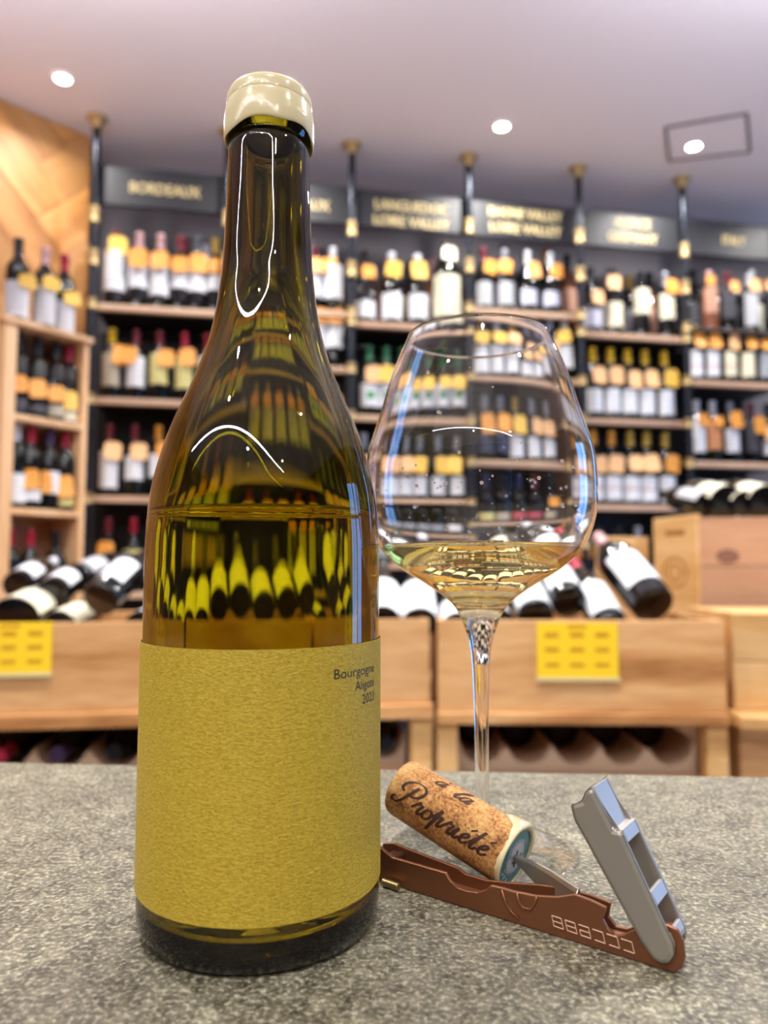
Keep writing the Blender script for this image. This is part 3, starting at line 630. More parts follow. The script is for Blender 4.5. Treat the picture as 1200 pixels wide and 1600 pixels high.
lying(956, 985, 1.66, (-.08, .8, .52), 'bgy', 'rd', 'W', .03, .14, 'white-labelled lying bottle with pink cap over the yellow card corner', 0)
lying(1022, 946, 1.68, (-.16, .8, .52), 'mag', 'pk', 'W', .05, .19, 'leaning bottle with white label and pale pink cap by the tall crate', 0)
lying(880, 905, 1.95, (-.1, .9, .32), 'bgy', 'wh', 'W', .03, .12, 'white-topped lying bottle at the back, under the right side of the glass bowl', 0)
lying(795, 925, 1.95, (.1, .9, .32), 'bgy', 'bk', 'C', .03, .12, 'lying bottle in the back layer behind the glass bowl', 0)

# moulded cradles and the bottles lying below the stands
def cradle(P, yaw, wd, z, label):
    o = empty('bottle_cradle', (P.x, P.y, z), yaw, label, 'bottle rack', 'moulded bottle cradles under the stands')
    N_ = 48; n = 5; top = []
    for i in range(N_+1):
        t = i/N_*n; f_ = (t % 1.0)*2-1; top.append((wd*i/N_, .062-.058*(max(0, 1-abs(f_)**2.2))**.6))
    poly = [(0, -.012)]+top+[(wd, -.012)]
    mb = MB(); v = [Vector((x, y, zz)) for y in (0, .30) for x, zz in top]; k = len(top)
    v += [Vector((x, y, -.012)) for y in (0, .30) for x, zz in top]
    f = []
    for i in range(k-1):
        f += [(i, i+1, k+i+1, k+i), (2*k+i, 3*k+i, 3*k+i+1, 2*k+i+1), (i, 2*k+i, 2*k+i+1, i+1), (k+i, k+i+1, 3*k+i+1, 3*k+i)]
    f += [(0, k, 3*k, 2*k), (k-1, 3*k-1, 4*k-1, 2*k-1)]
    mb.add(v, f).obj('moulded_tray', mat('moulded_pulp', 'b79c82', .85), o)
    return o
def at_frame(P, yaw, u, v, z): return Vector((P.x+cos(yaw)*u-sin(yaw)*v, P.y+sin(yaw)*u+cos(yaw)*v, z))
zcr = at_y(800, 1186, YS+.12).z; zcl = at_y(120, 1192, YS+.02).z
for P, yaw, wd, zc, lb in ((q0, yr, wr, zcr, 'scalloped pale bottle cradle under the stand behind the glass'), (s1, yl, .555, zcl, 'scalloped pale bottle cradle under the stand behind the big bottle'), (s2, yl, .66, zcl, 'scalloped pale bottle cradle under the left stand')):
    cradle(at_frame(P, yaw, .05, .06, 0), yaw, wd-.10, zc, lb)
    # bearer boards that carry the cradle
    a = at_frame(P, yaw, .047, .05, zc-.030)
    b = MB().box(0, 0, 0, wd-.094, .38, .0175).obj('cradle_board', M_crate3); b.location = a; b.rotation_euler = (0, 0, yaw); tag(b, 'thin board carrying the '+lb[15:], 'board')
capl = ['bk', 'rd', 'pu', 'bk', 'dr']
for i in range(5):
    z = Vector((-sin(yl), cos(yl), 0))
    for S, nm, cl, ww in ((s2, 'left stand', ['bk', 'bk', 'rd', 'pu', 'bk'], .56), (s1, 'stand behind the big bottle', ['dr', 'bk', 'rd', 'pu', 'bk'], .455)):
        u = .05+ww*(i+.5)/5
        c = at_frame(S, yl, u, .33, zcl+.042); T = Matrix((Vector((cos(yl), sin(yl), 0)), (-z).cross(Vector((cos(yl), sin(yl), 0))), -z)).transposed().to_4x4(); T.translation = c
        bottle(c, 'bdx', K[cl[i]], Lc['Y'], .13, .17, (.0, .21, .27, TG['y'], .04) if i in (2, 3) else None, '%s-capped bottle neck forward in the cradle, %s from left, %s' % (CN[cl[i]], ORD[i], nm), 'bottles in the cradles under the stands', T=T, ink='8a6a20')
for i in range(5):
    u = .05+(wr-.10)*(i+.5)/5; z = Vector((-sin(yr), cos(yr), 0))
    c = at_frame(q0, yr, u, .22, zcr+.046); T = Matrix((Vector((cos(yr), sin(yr), 0)), Vector((0, 0, -1)), -z)).transposed().to_4x4()
    T = Matrix((Vector((cos(yr), sin(yr), 0)), Vector((0, 0, 1)).cross(Vector((cos(yr), sin(yr), 0)))*0+z.cross(Vector((cos(yr), sin(yr), 0))), z)).transposed().to_4x4(); T.translation = c
    bottle(c, 'bgy', 'bk' and K['bk'], Lc['D'], .03, .10, None, 'dark bottle in the cradle, %s from left, behind the glass' % ORD[i], 'bottles in the cradles under the stands', T=T, glassm=mat('brown_matt_glass', '2a1712', .35))

# stacked crates at the right
def solid_crate(P, yaw, wd, dp, z0, z1, m, label, m2=None, mark=False):
    o = empty('wooden_box', (P.x, P.y, z0), yaw, label, 'crate', 'closed wooden wine boxes at the right'); h = z1-z0
    n = 1 if h < .12 else 2
    for k in range(n):
        g = .0012; MB().box(0, 0, h*k/n+g, wd, .012, h*(k+1)/n-g).obj('plank', m, o, bev=.001)
        MB().box(0, dp-.012, h*k/n+g, wd, dp, h*(k+1)/n-g).obj('plank', m, o, bev=.001)
    for x0 in (0, wd-.012): MB().box(x0, .0125, 0, x0+.012, dp-.0125, h).obj('side_panel', m2 or m, o, bev=.001)
    MB().box(.0125, .0125, h-.010, wd-.0125, dp-.0125, h-.001).obj('lid', m2 or m, o)
    MB().box(.0125, .0125, 0, wd-.0125, dp-.0125, .01).obj('bottom_panel', m2 or m, o)
    return o
# upper box: corner at x=1095, pale end face receding left, pink face to the right
Yb = 2.0
pc = at_y(1094, 962, Yb); zb0 = pc.z; zb1 = at_y(1094, 808, Yb).z
ye_ = R(-8)
left_pt = None
# end face runs back-left from the corner: build box with yaw so that its left side is the end face
yaw_b = R(22)
bx = solid_crate(Vector((pc.x, pc.y, 0)), R(-10), .60, .42, zb0, zb1, M_crate3, 'large pinkish wooden box with a dark knot, right edge over the crates', M_crate2)
# shear not used: a separate pale crate stands beside it
# the pale end panel with the burnt emblem
pe = at_y(1024, 948, 2.2)
va = Vector((pc.x-.004, pc.y-.002, 0)); vb = Vector((pe.x, pe.y, 0)); yw = atan2(va.y-vb.y, va.x-vb.x)
pb = empty('crate_end_board', (vb.x, vb.y, zb0-.002), yw, 'pale wooden box end with a burnt round emblem, right of the leaning bottle', 'crate')
wdt = (va-vb).length; hgt = zb1-zb0+.01
MB().box(0, 0, 0, wdt, .014, hgt).obj('board', M_crate2, pb, bev=.0015)
mk = MB(); burn = mat('burnt_mark', 'a06e30', .7)
t = MB().lathe([(.040, 0), (.046, 0)], 28); mk.add([(v.x*1.3+wdt*.5, -.0006, v.y+hgt*.42) for v in t.v], t.f)
t = MB().lathe([(.020, 0), (.026, 0)], 20); mk.add([(v.x*1.3+wdt*.5, -.0006, v.y+hgt*.42) for v in t.v], t.f)
for k in range(5): a = .17+k*.035; mk.box(wdt*(.30+.09*k), -.0007, hgt*.80, wdt*(.30+.09*k)+.018, -.0002, hgt*.86)
mk.obj('burnt_emblem', burn, pb, fix=False)['kind'] = 'stuff'
# dark knot on the pink face
kn = MB().lathe([(0, 0), (.010, 0), (.020, 0)], 20); kb = MB().add([(v.x*1.5+.075, -.0007, v.y+(zb1-zb0)*.60) for v in kn.v], kn.f); kb.obj('knot', mat('wood_knot', '7d5544', .7), bx, fix=False)
# box behind
p2 = at_y(952, 925, 2.32); p2t = at_y(952, 838, 2.32)
solid_crate(Vector((p2.x, 2.32, 0)), R(8), .135, .10, p2.z-.05, p2t.z, M_crate2, 'pale wooden box end behind the leaning bottle')
# support rows under the two back boxes
def plinth(P, yaw, wd, dp, z, label, m=M_crate3):
    o = empty('plinth', (P.x, P.y, 0), yaw, label, 'plinth')
    MB().box(0, 0, z-.02, wd, dp, z-.001).obj('top_board', m, o, bev=.002)
    for x0 in (.0, wd-.02): MB().box(x0, .01, 0, x0+.02, dp-.01, z-.02).obj('side_panel', m, o)
    MB().box(.02, dp-.03, 0, wd-.02, dp-.012, z-.02).obj('back_board', m, o)
plinth(Vector((p2.x-.001, 2.319, 0)), R(8), .138, .105, p2.z-.05, 'wooden plinth under the pale box behind the leaning bottle')
plinth(Vector((pc.x, pc.y, 0)), R(-10), .60, .42, zb0, 'wooden plinth under the large pinkish box at the right')
# lying bottles on top of the large box
for i, (px, py, Y, lab, kd, s) in enumerate(((1106, 789, 2.06, 'G', 'bdx', -.05), (1136, 786, 2.03, 'C', 'mag', -.02), (1164, 788, 2.02, 'C', 'bdx', 0.0), (1197, 786, 2.01, 'C', 'mag', .02))):
    lying(px, py, Y, (s, 1, .20), kd, 'bk', lab, .0, .13, 'pale-labelled bottle lying on top of the large box, %s from left' % ORD[i], 0)
# lower right crate in front
p3 = at_y(1149, 1108, 1.63); z31 = at_y(1149, 958, 1.63).z
solid_crate(Vector((p3.x, 1.63, 0)), R(-3), .5, .28, p3.z, z31, M_crate2, 'pale wooden box at the right edge, in front of the large one')
tb = MB().prism([(-.02, -.075), (.5, -.16), (.5, .28), (-.02, .28)], lambda u, v, w_: Vector((u, v, w_)), -.028, -.001).obj('table_board', M_crate2, bev=.004); tb.location = (p3.x, 1.63, p3.z); tb.rotation_euler = (0, 0, R(-3)); tag(tb, 'pale rounded board under the right edge box', 'board')
solid_crate(Vector((p3.x+.01, 1.635, 0)), R(-3), .48, .26, 0.42, p3.z-.029, M_crate, 'wooden box under the pale rounded board at the right edge')
plinth(Vector((p3.x+.01, 1.635, 0)), R(-3), .48, .26, .42, 'wooden plinth under the boxes at the right edge')

# ================================================================ COUNTER
m, N, L, b = nodes('counter_stone')
tc = N.new('ShaderNodeTexCoord')
n1 = N.new('ShaderNodeTexNoise'); n1.inputs['Scale'].default_value = 560; n1.inputs['Detail'].default_value = 3; n1.inputs['Roughness'].default_value = .6
n2 = N.new('ShaderNodeTexNoise'); n2.inputs['Scale'].default_value = 170; n2.inputs['Detail'].default_value = 6; n2.inputs['Roughness'].default_value = .7
n3 = N.new('ShaderNodeTexNoise'); n3.inputs['Scale'].default_value = 24; n3.inputs['Detail'].default_value = 3
for n in (n1, n2, n3): L.new(tc.outputs['Object'], n.inputs['Vector'])
r1 = ramp(N, [(.38, '1c1a15'), (.48, '504c40'), (.56, '8a8573'), (.64, 'd0cbb8')]); L.new(n1.outputs[0], r1.inputs[0])
r2 = ramp(N, [(.36, '3c392f'), (.5, '6e6a5a'), (.64, 'a29d8a')]); L.new(n2.outputs[0], r2.inputs[0])
mx0 = N.new('ShaderNodeMix'); mx0.data_type = 'RGBA'; mx0.inputs[0].default_value = .52; L.new(r1.outputs[0], mx0.inputs[6]); L.new(r2.outputs[0], mx0.inputs[7])
r3 = ramp(N, [(.3, 'd8d4cc'), (.7, 'fffff6')]); L.new(n3.outputs[0], r3.inputs[0])
mx = N.new('ShaderNodeMix'); mx.data_type = 'RGBA'; mx.blend_type = 'MULTIPLY'; mx.inputs[0].default_value = 1; L.new(mx0.outputs[2], mx.inputs[6]); L.new(r3.outputs[0], mx.inputs[7])
L.new(mx.outputs[2], b.inputs['Base Color'])
rr_ = N.new('ShaderNodeMapRange'); rr_.inputs[3].default_value = .28; rr_.inputs[4].default_value = .6; L.new(n2.outputs[0], rr_.inputs[0]); L.new(rr_.outputs[0], b.inputs['Roughness'])
bp = N.new('ShaderNodeBump'); bp.inputs['Strength'].default_value = .5; bp.inputs['Distance'].default_value = .0006; L.new(n1.outputs[0], bp.inputs['Height'])
bp2 = N.new('ShaderNodeBump'); bp2.inputs['Strength'].default_value = .4; bp2.inputs['Distance'].default_value = .002; L.new(n2.outputs[0], bp2.inputs['Height']); L.new(bp.outputs[0], bp2.inputs['Normal']); L.new(bp2.outputs[0], b.inputs['Normal'])
M_stone = m
ce = empty('counter', (0, 0, 0), 0, 'grey speckled stone counter with the bottle and glass on it', 'counter')
ea = Vector((-.2407, .4716)); eb = Vector((.2239, .4392)); ed = (eb-ea).normalized()
A_ = ea-ed*.9; B_ = eb+ed*.9
mb = MB().prism([(A_.x, A_.y), (B_.x, B_.y), (B_.x-.04, -.18), (A_.x-.04, -.18)], lambda u, v, w_: Vector((u, v, w_)), CT-.03, CT)
mb.obj('stone_top', M_stone, ce, bev=.0025)
MB().prism([(A_.x+.03, A_.y-.04), (B_.x-.03, B_.y-.04), (B_.x-.07, -.14), (A_.x, -.14)], lambda u, v, w_: Vector((u, v, w_)), 0, CT-.0301).obj('counter_body', M_sign, ce)

# ================================================================ MAIN BOTTLE
BX, BY = -.0435, .268
mbt = empty('wine_bottle', (BX, BY, CT), 0, 'large open white wine bottle with plain mustard label and cream wax top, on the counter', 'bottle')
G_b = glass('olive_bottle_glass', (1, 1, 1), 1.5)
va_ = G_b.node_tree.nodes.new('ShaderNodeVolumeAbsorption'); va_.inputs['Color'].default_value = (.80, .772, .05, 1); va_.inputs['Density'].default_value = 980
G_b.node_tree.links.new(va_.outputs[0], G_b.node_tree.nodes['Material Output'].inputs['Volume'])
G_w = glass('white_wine_in_bottle', (.99, .96, .62), 1.335)
outer = [(.0412-.004, .0), (.0405, .0015), (.0417, .006)]
outer += smoothprof([(.0418, .012), (.0418, .06), (.0417, .10), (.0416, .1257), (.0408, .142), (.0388, .1549), (.0339, .1715), (.0256+.0008, .1895), (.0221, .2015), (.0192, .2137), (.0175, .2259), (.0164, .2382), (.0155, .262), (.0152, .277)], 6)
outer += [(.0150, .2795), (.0144, .2800), (.0144, .2816), (.0156, .2826), (.0158, .2860), (.0156, .2900), (.0150, .2935), (.0140, .2943)]
inner = [(.0095, .2943), (.0093, .2900), (.0095, .262), (.0100, .2382)]+smoothprof([(.0122, .2259), (.0150, .2137), (.0182, .2015), (.0226, .1895), (.0300, .1715), (.0352, .1549), (.0378, .142), (.0387, .1257), (.0389, .10), (.0389, .05), (.0386, .014)], 6)+[(.0362, .0085), (.031, .008), (.024, .011), (.015, .019), (.007, .0245), (0, .026)]
punt = [(0, .020), (.008, .0185), (.018, .011), (.027, .003), (.031, .0005), (.034, .0)]
outer_all = punt+outer
MB().lathe(outer_all+inner, 128).obj('glass_body', G_b, mbt, smooth=True)
lvl = .1418
wi = [(0, .0262), (.007, .0247), (.015, .0192), (.024, .0112), (.031, .0082), (.0363, .0087), (.0386, .014)]+[(r+.0002, z) for r, z in smoothprof([(.0386, .014), (.0389, .05), (.0389, .10), (.0387, .1257), (.0379, lvl)], 6)]+[(.0373, lvl-.0006), (.034, lvl-.001), (0, lvl-.001)]
MB().lathe([(r, z-.0001 if i < 6 else z) for i, (r, z) in enumerate(wi)], 128).obj('white_wine', G_w, mbt, smooth=True)
# wax top
wm, N, L, b = nodes('cream_wax'); b.inputs['Base Color'].default_value = lin('DACCA2'); b.inputs['Roughness'].default_value = .18
b.inputs['Subsurface Weight'].default_value = .15; b.inputs['Subsurface Radius'].default_value = (.004, .003, .0015)
n = N.new('ShaderNodeTexNoise'); n.inputs['Scale'].default_value = 120; bp = N.new('ShaderNodeBump'); bp.inputs['Strength'].default_value = .15; bp.inputs['Distance'].default_value = .001
tc = N.new('ShaderNodeTexCoord'); L.new(tc.outputs['Object'], n.inputs['Vector']); L.new(n.outputs[0], bp.inputs['Height']); L.new(bp.outputs[0], b.inputs['Normal'])
wx = smoothprof([(.0159, .2830), (.0164, .2822), (.0168, .2832), (.0169, .2865), (.0167, .2905), (.0163, .2935), (.01605, .2945), (.0161, .2955), (.0158, .2985), (.0145, .3005), (.0120, .3012), (.0098, .3008), (.0095, .2990), (.0094, .2946)], 4)
wv = MB().lathe(wx+[(.0145, .2946), (.0159, .2895)], 96, closed=True)
for v in wv.v:
    a = atan2(v.y, v.x)
    if v.z < .288: v.z += -.0009*sin(2*a+.4)-.0006*sin(5*a+1)-.0009*max(0, cos(a-pi))**6-.0012*max(0, cos(a-.2))**6
wv.obj('wax_top', wm, mbt, smooth=True, fix=False)
# label
lm, N, L, b = nodes('mustard_paper'); b.inputs['Roughness'].default_value = .5; b.inputs['Specular IOR Level'].default_value = .4
tc = N.new('ShaderNodeTexCoord'); mp = N.new('ShaderNodeMapping'); mp.inputs['Scale'].default_value = (750, 750, 1500); mp.inputs['Rotation'].default_value = (0, 0, 0)
L.new(tc.outputs['Object'], mp.inputs[0])
n = N.new('ShaderNodeTexNoise'); n.inputs['Scale'].default_value = 1.0; n.inputs['Detail'].default_value = 3; n.inputs['Distortion'].default_value = .8; L.new(mp.outputs[0], n.inputs['Vector'])
r = ramp(N, [(.3, 'A58A1E'), (.55, 'BCA232'), (.8, 'CDB44A')]); L.new(n.outputs[0], r.inputs[0]); L.new(r.outputs[0], b.inputs['Base Color'])
bp = N.new('ShaderNodeBump'); bp.inputs['Strength'].default_value = .9; bp.inputs['Distance'].default_value = .0004; L.new(n.outputs[0], bp.inputs['Height']); L.new(bp.outputs[0], b.inputs['Normal'])
zl1 = at_y(409, 1015.5, BY-.042).z-CT; zl0 = at_y(405, 1451, BY-.042).z-CT
rl_ = .04202
vdir = atan2(-BY, -BX)     # towards the viewer
lb = MB().lathe([(rl_, zl0), (rl_+.00022, zl0), (rl_+.00022, zl1), (rl_, zl1)], 96, closed=True, a0=vdir-R(116), a1=vdir+R(116))
lo_ = lb.obj('paper_label', [lm, mat('label_reverse_dimmed', '4e4a3c', .8)], mbt, auto=R(40))  # back of the paper coloured dark to imitate its dimness behind the glass
for p in lo_.data.polygons:
    if p.normal.x*p.center.x+p.normal.y*p.center.y < -.5*rl_: p.material_index = 1
ink = mat('black_ink', '1d1c1a', .5)
def wrap_text(txt, right_ang, zbase, capH, wdt):
    vs, ff = text_geo(txt); xs = [v.x for v in vs]; s = capH/.70; sx = wdt/(max(xs)-min(xs))
    out = []
    for v in vs:
        a = vdir+right_ang-(max(xs)-v.x)*sx/rl_
        out.append(Vector(((rl_+.00032)*cos(a), (rl_+.00032)*sin(a), zbase+v.y*s)))
    return out, ff
tm = MB()
zz0 = at_y(560, 1053, BY-.02).z-CT
for i, (t, wd_) in enumerate((('Bourgogne', .0222), ('Aligoté', .0128), ('2023', .0088))):
    vs, ff = wrap_text(t, R(62), zz0-i*.00475, .0031, wd_); tm.add(vs, ff)
tm.obj('label_text', ink, mbt, fix=False)

# ================================================================ WINE GLASS
gl = empty('wine_glass', (.0424, .326, CT), 0, 'tall stemmed wine glass with a little pale gold wine, right of the big bottle', 'wine glass')
G_g = glass('clear_crystal', (.995, .995, .995), 1.5)
G_gw = glass('pale_gold_wine', (.985, .93, .70), 1.335)
go = [(0, .0034)]+smoothprof([(.0100, .0034), (.0055, .0070), (.0037, .012), (.0031, .022), (.0030, .045), (.0032, .0623), (.0038, .0789), (.0050, .0885), (.0074, .0965), (.0108, .1036), (.0161, .1090), (.0243, .1146), (.0343, .1208), (.0426, .1281), (.0480, .1374), (.0506, .1493), (.0506, .1633), (.0496, .1727), (.0472, .1807), (.0435, .1923), (.0402, .2040), (.0358, .2157), (.0316, .2252)], 6)
ginr = smoothprof([(.0308, .2250), (.0350, .2157), (.0394, .2040), (.0427, .1923), (.0464, .1807), (.0488, .1727), (.0498, .1633), (.0498, .1493), (.0471, .1378), (.0415, .1287), (.0330, .1215), (.0228, .1155), (.0140, .1105), (.006, .1078), (0, .1072)], 6)
MB().lathe(go+[(.0318, .2256), (.0314, .2256)]+ginr, 160).obj('crystal', G_g, gl, smooth=True)
gz = at_y(751, 852, .326).z-CT
gi = [(r_, z_) for r_, z_ in ginr[::-1] if z_ < gz]
rs = gi[-1][0]+(ginr[::-1][len(gi)][0]-gi[-1][0])*(gz-gi[-1][1])/(ginr[::-1][len(gi)][1]-gi[-1][1])
gw = [(max(0, r_+.00012) if r_ > 0 else 0, z_-.00008) for r_, z_ in gi]+[(rs+.0001, gz+.0005), (rs-.0011, gz), (.02, gz-.0002), (0, gz-.0002)]
MB().lathe(gw, 160).obj('white_wine', G_gw, gl, smooth=True)
m, N, L, b = nodes('thin_clear_glass'); N.remove(b)
lw_ = N.new('ShaderNodeLayerWeight'); lw_.inputs['Blend'].default_value = .5; pw_ = N.new('ShaderNodeMath'); pw_.operation = 'POWER'; pw_.inputs[1].default_value = 5; L.new(lw_.outputs['Facing'], pw_.inputs[0]); fr_ = N.new('ShaderNodeMapRange'); fr_.inputs[3].default_value = .04; L.new(pw_.outputs[0], fr_.inputs[0]); tr_ = N.new('ShaderNodeBsdfTransparent'); tr_.inputs['Color'].default_value = (.97, .975, .975, 1)
gs_ = N.new('ShaderNodeBsdfGlossy'); gs_.inputs['Roughness'].default_value = .02; mxs = N.new('ShaderNodeMixShader')
L.new(fr_.outputs[0], mxs.inputs[0]); L.new(tr_.outputs[0], mxs.inputs[1]); L.new(gs_.outputs[0], mxs.inputs[2]); L.new(mxs.outputs[0], N['Material Output'].inputs[0])
MB().lathe([(0, .0003), (.0385, .0002), (.0398, .0003), (.0404, .0010), (.0400, .0017), (.0385, .0019)]+smoothprof([(.036, .0016), (.026, .0017), (.017, .0022), (.0101, .0033)], 5)+[(0, .0033)], 128).obj('foot', m, gl, smooth=True)
# droplets inside the bowl
dm = MB(); rnd = random.Random(5)
def ico(c, r):
    t = MB().lathe([(0, -r), (r*.7, -r*.7), (r, 0), (r*.7, r*.7), (0, r)], 8); dm.add([v+c for v in t.v], t.f)
def inner_r(z):
    P = ginr
    for (r1, z1), (r0, z0) in zip(P, P[1:]):
        if z0 <= z <= z1: return r0+(r1-r0)*(z-z0)/(z1-z0+1e-9)
    return .04
for i in range(190):
    z = rnd.uniform(gz+.002, .168) if i < 150 else rnd.uniform(gz+.002, .205); a = rnd.uniform(0, 2*pi); r = rnd.choice((.0003, .0004, .0005, .0008)); rr = inner_r(z)-r*.6
    ico(Vector((rr*cos(a), rr*sin(a), z)), r)
for i in range(40):   # froth beads along the wine edge
    a = -pi/2-R(35)+R(40)*i/40; rr = inner_r(gz+.001)-.0012; ico(Vector((rr*cos(a), rr*sin(a), gz+.0006)), rnd.uniform(.0003, .0006))
d = dm.obj('droplets', G_g, gl, smooth=True, fix=False); d['kind'] = 'stuff'

# ================================================================ CORK
ca = at_y(628, 1229, .320); cb = at_y(803, 1338, .287); cdv = (cb-ca).normalized(); CL = (cb-ca).length; CRr = .0118
cork = empty('cork', ca, 0, 'printed natural cork with torn cream wax, speared on the corkscrew', 'cork')
tocam = (E0-(ca+cb)/2); nn = (tocam-cdv*tocam.dot(cdv)).normalized(); up = nn.cross(cdv)
if up.z < 0: up = -up
# local frame: x = nn, y = up, z = axis
T = Matrix((nn, cdv.cross(nn), cdv)).transposed().to_4x4(); T.translation = ca
sgn = 1 if (cdv.cross(nn)).dot(up) > 0 else -1
cork.matrix_basis = T
cm_, N, L, b = nodes('cork_bark'); b.inputs['Roughness'].default_value = .75
tc = N.new('ShaderNodeTexCoord'); n1 = N.new('ShaderNodeTexNoise'); n1.inputs['Scale'].default_value = 900; n1.inputs['Detail'].default_value = 3
n2 = N.new('ShaderNodeTexNoise'); n2.inputs['Scale'].default_value = 140; n2.inputs['Detail'].default_value = 5
for n in (n1, n2): L.new(tc.outputs['Object'], n.inputs['Vector'])
r1 = ramp(N, [(.36, '6a3c18'), (.44, 'a36c36'), (.54, 'c59354'), (.68, 'dbb27a')])
ma = N.new('ShaderNodeMath'); ma.operation = 'MULTIPLY_ADD'; ma.inputs[1].default_value = .5; L.new(n1.outputs[0], ma.inputs[0]); mb2 = N.new('ShaderNodeMath'); mb2.operation = 'MULTIPLY'; mb2.inputs[1].default_value = .5; L.new(n2.outputs[0], mb2.inputs[0]); L.new(mb2.outputs[0], ma.inputs[2]); L.new(ma.outputs[0], r1.inputs[0])
L.new(r1.outputs[0], b.inputs['Base Color']); bp = N.new('ShaderNodeBump'); bp.inputs['Strength'].default_value = .5; bp.inputs['Distance'].default_value = .0004; L.new(n1.outputs[0], bp.inputs['Height']); L.new(bp.outputs[0], b.inputs['Normal'])
MB().lathe([(0, 0), (CRr-.0016, 0), (CRr-.0004, .0005), (CRr, .002), (CRr, CL-.001), (CRr-.0006, CL), (0, CL)], 72).obj('cork_body', cm_, cork, auto=R(45))
# handwriting strokes
GLY = {
 'P': (1.75, [[(1.05, 2.15), (.95, 1.5), (.75, .7), (.45, .1), (.05, .0), (-.15, .3), (.05, .5)], [(.35, 1.25), (.0, 1.5), (.05, 2.1), (.6, 2.5), (1.3, 2.45), (1.75, 2.0), (1.6, 1.35), (1.1, 1.1), (.8, 1.2)]]),
 'r': (.85, [[(-.1, .35), (.22, .95), (.3, 1.1), (.33, .9), (.62, .92), (.5, .35), (.62, .0), (.85, .3)]]),
 'o': (.9, [[(.5, .95), (.2, .8), (.08, .35), (.3, .0), (.62, .15), (.72, .6), (.5, .95), (.65, .8), (.95, .85)]]),
 'p': (1.0, [[(-.05, .5), (.25, 1.5), (.2, .8), (.05, -.9)], [(.17, .3), (.35, .85), (.62, .95), (.58, .4), (.65, .02), (.95, .35)]]),
 'i': (.55, [[(-.05, .35), (.2, 1.0), (.12, .3), (.28, .0), (.55, .35)], [(.28, 1.5), (.34, 1.56)]]),
 'E': (.84, [[(-.05, .35), (.35, .55), (.55, .8), (.4, 1.0), (.15, .7), (.12, .25), (.38, .0), (.75, .35)], [(.4, 1.35), (.72, 1.65)]]),
 't': (.74, [[(-.05, .35), (.3, 1.2), (.45, 1.9), (.25, .7), (.2, .2), (.36, .0), (.65, .35)], [(.0, 1.3), (.65, 1.38)]]),
 'a': (.95, [[(.68, .85), (.4, 1.0), (.12, .65), (.1, .2), (.35, .0), (.6, .4), (.75, 1.0), (.65, .3), (.78, .0), (.98, .3)]]),
 'l': (.6, [[(-.05, .35), (.3, 1.1), (.5, 1.9), (.38, 2.15), (.22, 1.6), (.15, .4), (.32, .0), (.6, .35)]]),
 'A': (.95, [[(.68, .85), (.4, 1.0), (.12, .65), (.1, .2), (.35, .0), (.6, .4), (.75, 1.0), (.65, .3), (.78, .0), (.98, .3)], [(.3, 1.7), (.6, 1.35)]]),
 ' ': (.7, [])}
def write(mb, word, u0, v0, s, sx=1.0):
    x = 0; pts_all = []
    for ch in word:
        wdt, strokes = GLYPH[ch] if False else GLY[ch]
        for st in strokes:
            P = smoothprof(st, 5) if len(st) > 2 else st; Lq = []; Rq = []
            for i in range(len(P)):
                a = P[max(i-1, 0)]; c = P[min(i+1, len(P)-1)]; dx, dy = c[0]-a[0], c[1]-a[1]; l = math.hypot(dx, dy) or 1
                wd = (.052+.085*abs(dy/l))*(1 if 0 < i < len(P)-1 else .8); nx, ny = -dy/l*wd, dx/l*wd
                Lq.append((P[i][0]+nx, P[i][1]+ny)); Rq.append((P[i][0]-nx, P[i][1]-ny))
            base = len(mb.v)
            for q in Lq+Rq:
                u = u0+(x+q[0]+q[1]*.32)*s*sx; v = v0+q[1]*s; ph = sgn*v/CRr; rr = CRr+.00012
                mb.v.append(Vector((rr*cos(ph), rr*sin(ph), u)))
            k = len(P)
            for i in range(k-1): mb.f.append((base+i, base+i+1, base+k+i+1, base+k+i))
        x += wdt
wm_ = MB()
write(wm_, 'PropriEtE', .0042, -.0062, .0043, 1.27)
write(wm_, 'A', .0165, .0086, .0036, 1.35); write(wm_, 'la', .0262, .0076, .0036, 1.35)
wm_.obj('printed_words', mat('brown_print', '3c1f10', .7), cork, fix=False)
# torn wax collar and teal disc on the end
tw = MB(); rnd = random.Random(3); n = 72; rings = []
for i in range(n):
    a = 2*pi*i/n; upness = max(0, cos(a-sgn*pi/2+.35)); wdt = .0006+.0095*upness**1.6*(1+.2*sin(9*a)+.12*sin(17*a))+.0004*rnd.random()+.0006*max(0, sin(3*a))
    out = .0003+.0009*upness+.0004*sin(7*a)*upness
    base = [(CRr+.0001, CL-wdt), (CRr+out, CL-wdt*.7), (CRr+out+.0003, CL+.0002), (CRr+.0002+out, CL+.0012), (CRr-.0003-.0008*upness, CL+.0011), (CRr-.0009, CL+.0001)]
    for r_, z_ in base: tw.v.append(Vector((r_*cos(a), r_*sin(a), z_)))
for i in range(n):
    for k in range(6):
        k2 = (k+1) % 6; a = i*6; b_ = ((i+1) % n)*6; tw.f.append((a+k, b_+k, b_+k2, a+k2))
tw.obj('torn_wax', wm, cork, smooth=True)
zf_ = CL+.0004
def disc(r0, r1, z, m, name, a0=0, a1=2*pi):
    MB().lathe([(r0, z), (r1, z), (r1, z+.00012), (r0, z+.00012)] if r0 > 0 else [(0, z), (r1, z), (r1, z+.00012), (0, z+.00012)], 48, closed=r0 > 0, a0=a0, a1=a1).obj(name, m, cork)
disc(0, CRr-.0005, zf_, mat('teal_foil', '1E7E80', .25), 'teal_disc')
disc(0, .0072, zf_+.0002, mat('silver_foil', 'C6CBD2', .25, .3), 'silver_disc')
disc(.0064, .0068, zf_+.0004, mat('grey_line', '7e8690', .4), 'fine_ring')
dg = MB()
